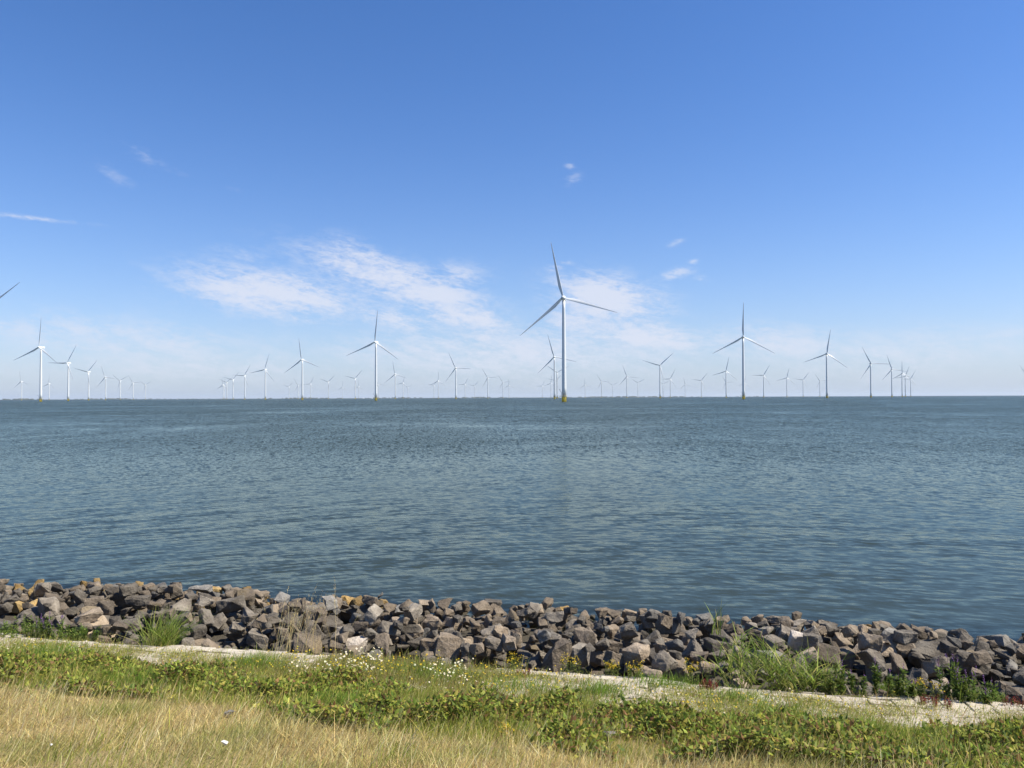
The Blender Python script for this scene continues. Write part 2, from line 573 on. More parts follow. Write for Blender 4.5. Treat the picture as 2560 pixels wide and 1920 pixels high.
def blade_mesh():
    bm = bmesh.new()
    secs = []
    N = 20
    st = [1.5, 3, 5, 7.5, 10, 13, 17, 22, 28, 34, 40, 46, 52, 57, 60.5, 62.6, 63.6]
    for r in st:
        c = np.interp(r, [1.5, 3, 8, 13, 20, 40, 57, 62, 63.6], [2.2, 2.25, 3.2, 3.75, 3.3, 1.95, .95, .55, .16])
        tr = np.interp(r, [1.5, 4, 9, 14, 25, 63.6], [1.0, .95, .5, .34, .24, .16])
        rb = np.interp(r, [1.5, 4, 12, 63.6], [1, .9, 0, 0])
        tw = rad(np.interp(r, [1.5, 10, 20, 40, 63.6], [20, 17, 9, 3, 0]) + 4)
        yb = -2.6 * (r / 63.6) ** 2 - .035 * r
        ring = []
        for k in range(N):
            a = 2 * math.pi * k / N
            xc = .5 * (1 + math.cos(a))                   # 1 at the leading edge
            th = .5 * tr * c * math.sin(a) * (rb + (1 - rb) * (.35 + .95 * xc ** .6) * 1.05 * (1 if xc > .02 else .2))
            x = (xc - (.5 * rb + .70 * (1 - rb))) * c
            ring.append(bm.verts.new((x * math.cos(tw) - th * math.sin(tw), th * math.cos(tw) + x * math.sin(tw) * -1 + yb, r)))
        secs.append(ring)
    for p, q in zip(secs, secs[1:]):
        for k in range(N): bm.faces.new((p[k], p[(k + 1) % N], q[(k + 1) % N], q[k]))
    bm.faces.new(secs[0]); bm.faces.new(secs[-1])
    return bm_mesh('blade', bm, True)


def turbine_meshes():
    M = {}
    bm = bmesh.new()
    zs = np.linspace(6.0, 112.4, 12)
    add_lathe(bm, [(np.interp(z, [6, 50, 112.4], [2.45, 2.25, 1.72]), z) for z in zs], 32)
    M['tower'] = (bm_mesh('tower', bm, True), m_tw)
    bm = bmesh.new()
    add_lathe(bm, [(2.62, -6), (2.62, 5.3), (2.75, 5.35), (2.75, 5.6)], 32)
    for s in (-1, 1):                                         # boat landing fenders
        add_bar(bm, (s * .9 + 1.2, -3.1, -3), (s * .9 + 1.2, -3.1, 5.2), .16)
        add_bar(bm, (s * .9 + 1.2, -2.2, 4.6), (s * .9 + 1.2, -3.1, 4.6), .12)
    M['transition_piece'] = (bm_mesh('transition_piece', bm, True), m_yel)
    bm = bmesh.new()
    add_lathe(bm, [(2.6, 5.62), (3.55, 5.62), (3.55, 5.95), (2.6, 5.95)], 24)
    add_box(bm, (-5.6, -1.2, 5.63), (-3.2, 1.2, 5.93))
    M['platform'] = (bm_mesh('platform', bm), m_steel)
    bm = bmesh.new()
    for k in range(16):
        a = 2 * math.pi * k / 16
        add_bar(bm, (3.45 * math.cos(a), 3.45 * math.sin(a), 5.9), (3.45 * math.cos(a), 3.45 * math.sin(a), 7.1), .05)
        b = 2 * math.pi * (k + 1) / 16
        for z in (6.5, 7.1):
            add_bar(bm, (3.45 * math.cos(a), 3.45 * math.sin(a), z), (3.45 * math.cos(b), 3.45 * math.sin(b), z), .045)
    for y in (-1.1, 1.1):
        for x in (-5.5, -4.4):
            add_bar(bm, (x, y, 5.9), (x, y, 7.1), .05)
        for z in (6.5, 7.1): add_bar(bm, (-5.5, y, z), (-3.4, y, z), .045)
    for z in (6.5, 7.1): add_bar(bm, (-5.5, -1.1, z), (-5.5, 1.1, z), .045)
    M['railing'] = (bm_mesh('railing', bm), m_yel)
    bm = bmesh.new()
    add_bar(bm, (-2.9, -1.7, 5.9), (-2.9, -1.7, 10.6), .2, 8)
    add_bar(bm, (-2.9, -1.7, 10.4), (-4.5, -2.6, 13.4), .16, 8)
    add_box(bm, (-4.9, -2.9, 13.1), (-4.1, -2.3, 13.9), .1)
    M['davit_crane'] = (bm_mesh('davit_crane', bm), m_steel)
    bm = bmesh.new()
    add_box(bm, (-.25, -2.85, 6.0), (.75, -2.36, 8.3), .04)
    add_box(bm, (.1, -3.0, 8.5), (.9, -2.3, 9.6), .06)
    M['door'] = (bm_mesh('door', bm), m_steel)
    bm = bmesh.new()
    rx = Matrix.Translation((0, 0, 115)) @ Matrix.Rotation(rad(90 - 5), 4, 'X')   # lathe axis +Z -> -Y
    add_lathe(bm, [(1.6, -1.6), (2.35, -1.2), (2.4, 1.0), (2.4, 3.0), (1.9, 3.5), (1.5, 3.9)], 28, mtx=rx)
    add_box(bm, (-1.95, -.4, 112.7), (1.95, 8.2, 116.75), .55)
    add_box(bm, (-1.1, 4.4, 116.6), (1.1, 7.6, 117.5), .2)
    add_bar(bm, (0, 7.2, 117.3), (0, 7.2, 119.2), .08)
    M['nacelle'] = (bm_mesh('nacelle', bm, False), m_tw)
    bm = bmesh.new()
    rx = Matrix.Translation(HUB) @ Matrix.Rotation(rad(90 - 5), 4, 'X')
    add_lathe(bm, [(1.5, -2.0), (1.95, -1.6), (2.1, 0), (1.95, 1.1), (1.5, 2.0), (.8, 2.6), (.15, 2.8)], 24, mtx=rx)
    M['hub'] = (bm_mesh('hub', bm, True), m_tw)
    M['blade'] = (blade_mesh(), m_tw)
    return M


TM = turbine_meshes()
ROT_Z = rad(-12)


def blade_matrix(phi):
    return Matrix.Translation(HUB) @ Matrix.Rotation(rad(-5), 4, 'X') @ Matrix.Rotation(rad(phi), 4, 'Y')


# base x, hub y in the 2560 px frame, clockwise angle of one blade from straight up
TB = [(-33, 776, 60), (101.8, 868.5, 4), (170.7, 907.5, 31), (221.5, 929.6, 44), (264, 943, -22), (300.6, 951.5, 66), (333, 957, -33), (364, 962.4, 65), (54, 953.6, -12), (123, 959, 3),
      (557.9, 961.6, -8), (560.8, 964.5, 10), (567, 956, 54), (582.8, 949, 44), (612, 939, 33), (663.5, 923.7, 17), (755.9, 899.2, -8), (722.8, 966.5, 46), (745.6, 963, -35), (776.7, 959.8, 27), (821.3, 954.4, 49), (856.6, 968, 0),
      (888.4, 946, 44), (896.8, 966.5, 2), (940, 855.6, 5), (946.4, 961.4, -25), (988.5, 935.3, -11), (1008, 957.3, 17), (1020, 968, 62), (1085, 962.8, 40), (1096, 952.2, 3), (1140, 919.7, -25), (1163, 960.4, 27), (1186.7, 964.4, 42), (1219.8, 944, -32), (1257.5, 955.7, -34), (1272.7, 963, -2),
      (1410.4, 745.5, -12), (1386.5, 892, -16), (1393.5, 931, 64), (1390.4, 951.6, 45), (1377.5, 958, 8), (1356, 964.5, 25), (1463, 962, -4), (1504, 954.2, -32), (1532, 963.2, 62),
      (1567.5, 940.7, -20), (1595, 957, 62), (1650.5, 913.7, 47), (1658, 959.9, 65), (1676, 947, 28), (1713, 961, -12), (1753.6, 951.3, 38), (1815.7, 927.6, 12), (1815.4, 955.9, -30), (1859, 842.5, 1), (1861.8, 958.3, 8), (1909.5, 938, 30),
      (1967.5, 944.3, 13), (2008, 949.5, 38), (2049.8, 952.6, -33), (2067.6, 884.2, 9), (2177.6, 908.6, -26), (2230, 922.8, -18), (2255.6, 933.7, 0), (2263.7, 940.9, 20), (2277, 947.2, 28), (2566, 937, -32)]
order = sorted(range(len(TB)), key=lambda i: TB[i][0])
rank = {i: k for k, i in enumerate(order)}
anchors = {37: 'the nearest turbine', 55: 'the big right-hand turbine', 24: 'the big centre-left turbine', 1: 'the big left-hand turbine', 61: 'the tall right-end one'}
special = {37: 'nearest and tallest white wind turbine on a yellow base, right of the photo\'s centre',
           55: 'big white wind turbine right of the nearest one, upper blade pointing straight up',
           24: 'big white wind turbine left of the centre, its two lower blades spread evenly',
           1: 'big sunlit wind turbine at the left with the boxy nacelle showing behind its hub',
           0: 'near wind turbine outside the left edge, only one dark blade tip reaching in',
           61: 'fairly big dark-sided wind turbine far right of the centre, upper blade leaning right',
           67: 'hazy wind turbine at the right edge, only two thin blade tips in view',
           38: 'mid-sized wind turbine partly hidden just left of the nearest turbine\'s tower',
           16: 'fairly big wind turbine between the left row and the big centre-left turbine'}
ORD = ['', 'first', 'second', 'third', 'fourth', 'fifth', 'sixth', 'seventh', 'eighth', 'ninth', 'tenth', 'eleventh', 'twelfth', 'thirteenth', 'fourteenth', 'fifteenth']


def pose(phi):
    p = ((phi + 60) % 120) - 60
    if abs(p) <= 5: return 'one blade straight up'
    if abs(p) >= 55: return 'one blade hanging down'
    if 26 <= abs(p) <= 35: return 'one blade level'
    return 'one blade up, leaning ' + ('right' if p > 0 else 'left')


first = None
for i, (bx, hy, phi) in enumerate(TB):
    yh = 999 - 10.5 * bx / 2560
    a = math.atan2(*[pix_dir(bx, yh)[k] for k in (0, 1)])
    dh = pix_dir(bx, hy)
    D = (HUB.z - CAM_Z) / (dh.z / math.hypot(dh.x, dh.y))
    loc = (D * math.sin(a), D * math.cos(a), 0)
    if i in special:
        lab = special[i]
    else:
        j = min(anchors, key=lambda j: (abs(rank[j] - rank[i]), j))
        k = rank[i] - rank[j]
        sz = 'mid-sized' if hy < 932 else ('small' if hy < 953 else 'tiny hazy')
        lab = f"{sz} turbine, {pose(phi)}, {ORD[abs(k)]} tower {'right' if k > 0 else 'left'} of {anchors[j]}"
    root = empty('wind_turbine', loc, ROT_Z)
    tag(root, lab, 'wind turbine', 'wind turbines standing in the water')
    if first is None:
        first = {}
        for nme, (me, m) in TM.items():
            for q in range(3 if nme == 'blade' else 1):
                o = link(nme, me, m, root)
                first.setdefault(nme, []).append(o)
        parts = first
    else:
        parts = {}
        for nme, src in first.items():
            if D > 3200 and nme in ('railing', 'davit_crane', 'door'): continue
            for s in src:
                c = s.copy()
                c.parent = root
                COL.objects.link(c)
                parts.setdefault(nme, []).append(c)
    for q, b in enumerate(parts['blade']):
        b.matrix_local = blade_matrix(phi + 120 * q)

# ------------------------------------------------------------------ rocks of the bank
def rock_mat(name, ca, cb, stain, rough=.85, speck=0.0):
    m, t, out = mat(name)
    tcn = t.new('ShaderNodeTexCoord')
    oi = t.new('ShaderNodeObjectInfo')
    vec = t.vm('ADD', tcn.outputs['Object'], t.comb(t.m('MULTIPLY', oi.outputs['Random'], 40.0), oi.outputs['Random'], 0.0))
    n1, _ = t.noise(vec, 3.2, 6, .65, .4)
    n2, _ = t.noise(vec, 22, 5, .7)
    n3, _ = t.noise(vec, 1.6, 3, .5)
    c = t.mixc(t.smooth(n1, .3, .7), ca, cb)
    c = t.mixc(t.m('MULTIPLY', t.smooth(n3, .52, .72), .7), c, stain)
    val = t.m('ADD', t.m('MULTIPLY', oi.outputs['Random'], .8), .6)
    c = t.mixc(1.0, c, t.comb(val, val, val), 'MULTIPLY')
    c = t.mixc(t.m('MULTIPLY', t.smooth(n2, .56, .72), .35 + speck), c, (.34, .33, .30))
    c = t.mixc(t.m('MULTIPLY', t.smooth(n2, .44, .30), .6), c, (.035, .033, .03))
    pz = t.xyz(t.new('ShaderNodeNewGeometry').outputs['Position'])[2]
    wet = t.smooth(t.m('ADD', pz, t.m('MULTIPLY', n1, .12)), .10, .20, 1.0, 0.0)      # wet, weedy band at the waterline
    c = t.mixc(t.m('MULTIPLY', wet, .72), c, (.045, .040, .018))
    rough = t.m('SUBTRACT', rough, t.m('MULTIPLY', wet, .45))
    principled(t, out, c, rough, .25, bump(t, t.m('ADD', n1, t.m('MULTIPLY', n2, .8)), .95, .05))
    return m


ROCKM = {
    'charcoal grey': rock_mat('basalt_charcoal', (.112, .095, .074), (.235, .203, .158), (.31, .275, .22)),
    'brown-grey': rock_mat('basalt_brown', (.13, .105, .076), (.27, .215, .155), (.22, .17, .095)),
    'light grey': rock_mat('grey_stone', (.14, .13, .115), (.24, .225, .195), (.14, .125, .10), speck=.15),
    'tan': rock_mat('tan_granite', (.24, .185, .125), (.38, .305, .22), (.17, .13, .085), speck=.1),
    'ochre yellow': rock_mat('ochre_lichen_stone', (.28, .17, .05), (.42, .30, .13), (.15, .09, .03)),
    'pale cream': rock_mat('pale_stone', (.40, .34, .27), (.56, .50, .42), (.34, .27, .2)),
}


def rock_mesh(dims, rg, detail=2):
    bm = bmesh.new()
    a, b, c = dims
    pw = rg.uniform(.26, .52)                      # low: blocky, high: rounded off
    n = rg.randint(11, 22)
    for k in range(n):
        d = Vector((rg.gauss(0, 1), rg.gauss(0, 1), rg.gauss(0, 1))).normalized()
        q = Vector([math.copysign(abs(x) ** pw, x) for x in d]) * rg.uniform(.86, 1.04)
        bm.verts.new((q.x * a * .5, q.y * b * .5, q.z * c * .5))
    sh = rg.uniform(-.25, .25)
    for vv0 in bm.verts: vv0.co.x += sh * vv0.co.z
    r = bmesh.ops.convex_hull(bm, input=bm.verts[:])
    dead = list({g for g in r['geom_interior'] + r['geom_unused'] if isinstance(g, bmesh.types.BMVert) and g.is_valid})
    if dead: bmesh.ops.delete(bm, geom=dead, context='VERTS')
    bmesh.ops.dissolve_limit(bm, angle_limit=rad(9), verts=bm.verts[:], edges=bm.edges[:])
    s = (a * b * c) ** (1 / 3)
    bmesh.ops.bevel(bm, geom=bm.edges[:], offset=s * .055, segments=2, affect='EDGES', profile=.6, clamp_overlap=True)
    bmesh.ops.triangulate(bm, faces=bm.faces[:])
    for _ in range(detail):
        le = [e for e in bm.edges if e.calc_length() > s * .15]
        if le: bmesh.ops.subdivide_edges(bm, edges=le, cuts=1, use_grid_fill=False)
        bmesh.ops.triangulate(bm, faces=bm.faces[:])
    off = Vector((rg.uniform(0, 99), rg.uniform(0, 99), rg.uniform(0, 99)))
    bm.normal_update()
    for v in bm.verts:
        q = v.co / s
        v.co += v.normal * s * (.07 * mnoise.noise(q * 1.8 + off) + .042 * mnoise.noise(q * 4.2 + off) + .022 * mnoise.noise(q * 9 + off))
    return bm_mesh('rock', bm)


HC = .05
HU0, HU1, HV0, HV1 = -22.0, 13.0, 11.3, 21.0
hu = np.arange(HU0, HU1, HC)
hv = np.arange(HV0, HV1, HC)
HM = np.tile(hz(hv)[None, :], (len(hu), 1)).astype(float)
HM[:, hv < 11.66] = 4.0                                     # nothing may lie on the paved edge


def rot_verts(co, eul):
    return co @ np.array(eul.to_matrix()).T


def cells(co, u, v):
    iu = np.floor((co[:, 0] + u - HU0) / HC).astype(int)
    iv = np.floor((co[:, 1] + v - HV0) / HC).astype(int)
    ok = (iu >= 0) & (iu < len(hu)) & (iv >= 0) & (iv < len(hv))
    return iu, iv, ok


def drop(co, u, v):
    iu, iv, ok = cells(co, u, v)
    if ok.sum() < 5: return None
    low = {}
    key = iu[ok] * 10000 + iv[ok]
    z = co[ok, 2]
    o = np.lexsort((z, key))
    k_, first_ = np.unique(key[o], return_index=True)
    zl = z[o][first_]
    gap = HM[k_ // 10000, k_ % 10000] - zl
    gap.sort()
    return gap[max(0, int(len(gap) * .90) - 1)]


def settle(co, u, v, z):
    iu, iv, ok = cells(co, u, v)
    np.maximum.at(HM, (iu[ok], iv[ok]), co[ok, 2] + z)
    # fill pinholes between sample points
    a, b, c, d = iu[ok].min(), iu[ok].max() + 1, iv[ok].min(), iv[ok].max() + 1
    sub = HM[a:b, c:d]
    if sub.shape[0] > 2 and sub.shape[1] > 2:
        nb_ = np.median(np.stack([sub[:-2, 1:-1], sub[2:, 1:-1], sub[1:-1, :-2], sub[1:-1, 2:]]), axis=0)
        sub[1:-1, 1:-1] = np.maximum(sub[1:-1, 1:-1], nb_)


ROCKS = []


def target_top(v):
    return np.interp(v, [11.7, 12.6, 14, 15.5, 16.6, 17.6, 19], [.82, 1.05, 1.08, .86, .52, .12, -.35])


def new_rock(dims, rg, flat=False, detail=2):
    me = rock_mesh(dims, rg, detail)
    co = np.empty(len(me.vertices) * 3)
    me.vertices.foreach_get('co', co)
    return me, co.reshape(-1, 3)


def place(dims, u, v, rg, jit, colour, want=None, tries=12, top_score=True, tilt=24, yaw=None, detail=2):
    me, co = new_rock(dims, rg, detail=detail)
    best = None
    for k in range(tries):
        eul = Euler((rad(rg.gauss(0, tilt * .6)), rad(rg.gauss(0, tilt * .6)), rg.uniform(0, 6.283) if yaw is None else yaw + rg.gauss(0, .25)))
        cr = rot_verts(co, eul)
        uu_, vv_2 = u + rg.uniform(-jit, jit), v + rg.uniform(-jit, jit)
        if cr[:, 1].min() + vv_2 < 11.7: vv_2 = 11.7 - cr[:, 1].min()
        z = drop(cr, uu_, vv_2)
        if z is None: continue
        top = cr[:, 2].max() + z
        sc = abs(top - target_top(vv_2)) if top_score else top
        if best is None or sc < best[0]: best = (sc, eul, uu_, vv_2, z, cr)
    if best is None or best[5][:, 2].max() + best[4] - target_top(best[3]) > (.14 if top_score else .0): return None
    _, eul, u, v, z, cr = best
    settle(cr, u, v, z)
    return dict(me=me, eul=eul, u=u, v=v, z=z, dims=dims, colour=colour, cr=cr, w=np.ptp(cr[:, 0]), h=np.ptp(cr[:, 2]), d=np.ptp(cr[:, 1]))


rg = random.Random(21)


def pick_colour(u, v):
    r = rg.random()
    if v > 16.1:
        if u < -6.0: return 'ochre yellow' if r < .5 else ('tan' if r < .8 else 'charcoal grey')
        return 'ochre yellow' if r < .025 else ('tan' if r < .55 else ('brown-grey' if r < .75 else ('charcoal grey' if r < .9 else 'light grey')))
    if v > 14.8:
        return 'tan' if r < .26 else ('brown-grey' if r < .48 else ('light grey' if r < .58 else 'charcoal grey'))
    return 'tan' if r < .06 else ('brown-grey' if r < .34 else ('light grey' if r < .43 else 'charcoal grey'))


# hidden lower layer and the drowned stones: one mass
under_list = []
for k in range(270):
    u = rg.uniform(-20, 9.5)
    v = rg.uniform(11.9, 19.8)
    s = rg.uniform(.3, .55)
    o = place((s * rg.uniform(1, 1.4), s * rg.uniform(.8, 1.1), s * rg.uniform(.55, .8)), u, v, rg, .2, 'tan' if v > 17.4 else ('charcoal grey' if rg.random() < .6 else 'brown-grey'), tries=5, top_score=False)
    if o: under_list.append(o)

for k in range(420):
    u = rg.uniform(-15, 8)
    v = rg.uniform(11.8, 17.2)
    s = rg.uniform(.10, .24)
    o = place((s * rg.uniform(1, 1.4), s, s * rg.uniform(.6, .9)), u, v, rg, .1, 'charcoal grey' if rg.random() < .5 else ('brown-grey' if rg.random() < .7 else 'light grey'), tries=1, top_score=False, detail=0)
    if o: under_list.append(o)

# stones singled out in the photograph: px, py, width px, height px, colour
specials = [(727, 1487, 74, 46, 'tan'), (1060, 1493, 62, 30, 'charcoal grey'), (1100, 1497, 58, 32, 'charcoal grey'), (890, 1588, 56, 44, 'pale cream'), (236, 1562, 64, 46, 'tan'), (235, 1462, 54, 32, 'light grey'),
            (1205, 1604, 46, 84, 'brown-grey'), (1378, 1622, 62, 64, 'brown-grey'), (1436, 1620, 50, 56, 'charcoal grey'), (1590, 1626, 62, 58, 'tan'), (1610, 1526, 66, 38, 'tan'), (1617, 1660, 74, 36, 'brown-grey'), (1672, 1622, 70, 56, 'brown-grey'),
            (1822, 1538, 52, 40, 'tan'), (2105, 1556, 70, 44, 'light grey'), (2110, 1590, 74, 40, 'brown-grey'), (2185, 1592, 70, 34, 'tan'), (2245, 1566, 60, 36, 'tan'), (2330, 1588, 110, 46, 'charcoal grey'), (2405, 1604, 96, 44, 'charcoal grey'), (2452, 1566, 52, 36, 'tan'), (2500, 1580, 60, 34, 'tan'),
            (2530, 1652, 76, 40, 'charcoal grey'), (2535, 1700, 80, 44, 'charcoal grey'), (485, 1560, 54, 34, 'tan'), (515, 1582, 72, 36, 'light grey'), (240, 1530, 54, 38, 'charcoal grey'), (455, 1540, 60, 38, 'light grey'), (345, 1462, 40, 34, 'light grey'), (585, 1500, 60, 34, 'charcoal grey'),
            (615, 1482, 60, 26, 'ochre yellow'), (822, 1484, 50, 24, 'ochre yellow'), (100, 1472, 54, 26, 'ochre yellow'), (40, 1468, 46, 26, 'ochre yellow'), (1040, 1565, 66, 34, 'charcoal grey'), (1083, 1575, 52, 40, 'tan'), (1006, 1520, 46, 30, 'tan'), (1130, 1612, 74, 56, 'tan'), (850, 1640, 60, 36, 'charcoal grey'),
            (1960, 1560, 52, 36, 'charcoal grey'), (2085, 1640, 68, 40, 'charcoal grey'), (2060, 1615, 72, 42, 'brown-grey'), (2010, 1600, 56, 44, 'pale cream'), (1930, 1620, 60, 40, 'light grey')]
for (px, py, w, h, colr) in specials:
    d = pix_dir(px, py)
    tt = 8.0
    while tt < 40:
        p = Vector((0, 0, CAM_Z)) + d * tt
        u, v = xy2uv(p.x, p.y)
        if p.z < float(target_top(v)) - .12: break
        tt += .03
    k = tt / FPX
    W_, H_ = w * k, h * k * 1.15
    o = place((W_, (W_ + H_) * .55, H_), u, max(v, 12.0), rg, .08, colr, tries=14, tilt=9, yaw=rg.choice((0, math.pi)))
    if o: ROCKS.append(o)
NSPEC = len(ROCKS)
# the rest of the visible layer, spread evenly (best-candidate sampling)
pts = [(o['u'], o['v']) for o in ROCKS]
PA = np.zeros((6000, 2))
PA[:len(pts)] = pts
while len(ROCKS) < 1050:
    cand = []
    for k in range(7):
        v = rg.uniform(11.95, 17.7)
        u = rg.uniform(-1.05 * v - .5, .43 * v + .5)
        dmin = float(((PA[:len(pts), 0] - u) ** 2 + ((PA[:len(pts), 1] - v) * 1.15) ** 2).min())
        cand.append((dmin, u, v))
    _, u, v = max(cand)
    PA[len(pts)] = (u, v)
    pts.append((u, v))
    if len(pts) > 4000: break
    s = min(.44, max(.14, rg.lognormvariate(math.log(.228), .30)))
    o = place((s * rg.uniform(1.0, 1.5), s * rg.uniform(.75, 1.1), s * rg.uniform(.6, .95)), u, v, rg, .07, pick_colour(u, v), tries=6)
    if o: ROCKS.append(o)


def rock_matrix(o):
    x, y = uv2xy(o['u'], o['v'])
    base = Matrix(((E.x, NV.x, 0), (E.y, NV.y, 0), (0, 0, 1)))
    return Matrix.Translation((x, y, o['z'])) @ (base @ o['eul'].to_matrix()).to_4x4()


for o in ROCKS:
    o['px'], o['py'] = project(rock_matrix(o).translation)
    o['dist'] = math.hypot(*uv2xy(o['u'], o['v']))
    iu, iv, ok = cells(o['cr'], o['u'], o['v'])
    up = o['cr'][:, 2] > np.median(o['cr'][:, 2])
    bare = float((HM[iu[ok & up], iv[ok & up]] - o['cr'][ok & up, 2] - o['z'] < .10).mean()) if (ok & up).any() else 0.0
    o['show'] = bare * (o['w'] * o['h']) / o['dist'] ** 2 if -20 < o['px'] < 2580 else 0.0
ROCKS.sort(key=lambda o: -o['show'])
indiv, rest = ROCKS[:300], ROCKS[300:]
# one mass of stones under and around
vs_, fs_, mi_ = [], [], []
nv_ = 0
names = list(ROCKM)
for o in under_list + rest:
    me = o['me']
    co = np.empty(len(me.vertices) * 3); me.vertices.foreach_get('co', co)
    Mx = np.array(rock_matrix(o))
    co = co.reshape(-1, 3) @ Mx[:3, :3].T + Mx[:3, 3]
    f = np.empty(len(me.polygons) * 3, dtype=np.int32); me.loops.foreach_get('vertex_index', f)
    vs_.append(co); fs_.append(f.reshape(-1, 3) + nv_); mi_.append(np.full(len(f) // 3, names.index(o['colour'])))
    nv_ += len(co)
    bpy.data.meshes.remove(me)
me = mesh_np('rubble', np.concatenate(vs_), [np.concatenate(fs_)], matidx=np.concatenate(mi_))
for n_ in names: me.materials.append(ROCKM[n_])
tag(link('rubble', me, None), 'lower and drowned stones filling the gaps under the grey rock bank', 'rubble', kind='stuff')
# individual rocks with a label each
def rock_words(o):
    s = max(o['w'], o['d'])
    big = 'big' if s > .58 else ('small' if s < .36 else 'mid-sized')
    ar = o['h'] / max(o['w'], .01)
    form = 'flat' if ar < .48 else ('upright' if ar > 1.0 else 'blocky')
    v = o['v']
    row = 'in the foot row along the pale paving' if v < 12.75 else ('in the front half of the bank' if v < 14.2 else ('in the back half of the bank' if v < 15.9 else 'at the water\'s edge'))
    return big, form, o['colour'], row


keyed = {}
for o in indiv:
    keyed.setdefault(rock_words(o), []).append(o)
for (big, form, colr, row), lst in keyed.items():
    lst.sort(key=lambda o: o['px'])
    n = len(lst)
    for k, o in enumerate(lst):
        if n == 1: lab = f"only {big} {form} {colr} rock {row}"
        elif k == 0: lab = f"leftmost {big} {form} {colr} rock {row}"
        elif k == n - 1: lab = f"rightmost {big} {form} {colr} rock {row}"
        elif k < 8: lab = f"{big} {form} {colr} rock {row}, {ORD[k + 1]} from left"
        elif n - k < 15: lab = f"{big} {form} {colr} rock {row}, {ORD[n - k]} from right"
        else: lab = f"{big} {form} {colr} rock {row}, {ORD[min(k + 1, 15)]} from left"
        ob = link('rock', o['me'], ROCKM[colr])
        ob.matrix_world = rock_matrix(o)
        tag(ob, lab, 'rock', 'rocks heaped along the bank')
        o['ob'] = ob

# ------------------------------------------------------------------ pale paved edge
m_pave, t, out = mat('weathered_concrete_blocks')
geo = t.new('ShaderNodeNewGeometry')
pos = geo.outputs['Position']
n1, _ = t.noise(pos, 1.6, 5, .6)
n2, _ = t.noise(pos, 22, 5, .65)
ri = geo.outputs['Random Per Island']
c = t.mixc(n1, (.43, .38, .30), (.56, .50, .40))
c = t.mixc(t.m('MULTIPLY', ri, .45), c, (.36, .32, .26))
c = t.mixc(t.m('MULTIPLY', t.smooth(n2, .52, .72), .6), c, (.22, .20, .16))
n5, _ = t.noise(pos, 5.0, 4, .6)
c = t.mixc(t.m('MULTIPLY', t.smooth(n5, .5, .68), .55), c, (.25, .22, .14))
principled(t, out, c, .95, .15, bump(t, n2, .6, .02))
bm = bmesh.new()
rp = random.Random(5)
for row_ in range(6):
    v0 = 10.18 + row_ * .242
    u = -18 + rp.uniform(0, .3)
    while u < 12:
        ln = rp.uniform(.27, .36)
        g = bmesh.ops.create_cube(bm, size=1.0)
        zc = float(hz(v0 + .12)) + rp.uniform(-.008, .008)
        ti, tj = rp.gauss(0, .012), rp.gauss(0, .012)
        for w in g['verts']:
            du, dv, dz_ = w.co
            a = u + ln * .5 + du * (ln - .004) + rp.uniform(-.006, .006)
            b = v0 + .12 + dv * .236 + rp.uniform(-.005, .005) + .03 * math.sin(u * 1.1)
            x, y = uv2xy(a, b)
            w.co = Vector((x, y, zc + (dz_ - .5) * .2 + .035 + ti * du + tj * dv + float(hz(b) - hz(v0 + .12))))
        bmesh.ops.bevel(bm, geom=list({e for w in g['verts'] for e in w.link_edges}), offset=.009, segments=1, affect='EDGES')
        u += ln
tag(link('path', bm_mesh('path', bm), m_pave), kind='structure')

# ------------------------------------------------------------------ vegetation
def plant_mat(name, transl=.35, rough=.6):
    m, t, out = mat(name)
    at = t.new('ShaderNodeAttribute', attribute_name='tint')
    b = t.new('ShaderNodeBsdfPrincipled')
    t.l.new(at.outputs['Color'], b.inputs['Base Color'])
    b.inputs['Roughness'].default_value = rough
    b.inputs['Specular IOR Level'].default_value = .25
    tr = t.new('ShaderNodeBsdfTranslucent')
    t.l.new(at.outputs['Color'], tr.inputs['Color'])
    mx = t.new('ShaderNodeMixShader')
    mx.inputs[0].default_value = transl
    t.l.new(b.outputs[0], mx.inputs[1]); t.l.new(tr.outputs[0], mx.inputs[2])
    t.l.new(mx.outputs[0], out.inputs[0])
    return m


m_straw = plant_mat('dry_straw_blades', .42)
m_grass = plant_mat('green_blades', .5)
m_leaf = plant_mat('weed_leaves', .45)
m_petal = plant_mat('flower_petals', .3)


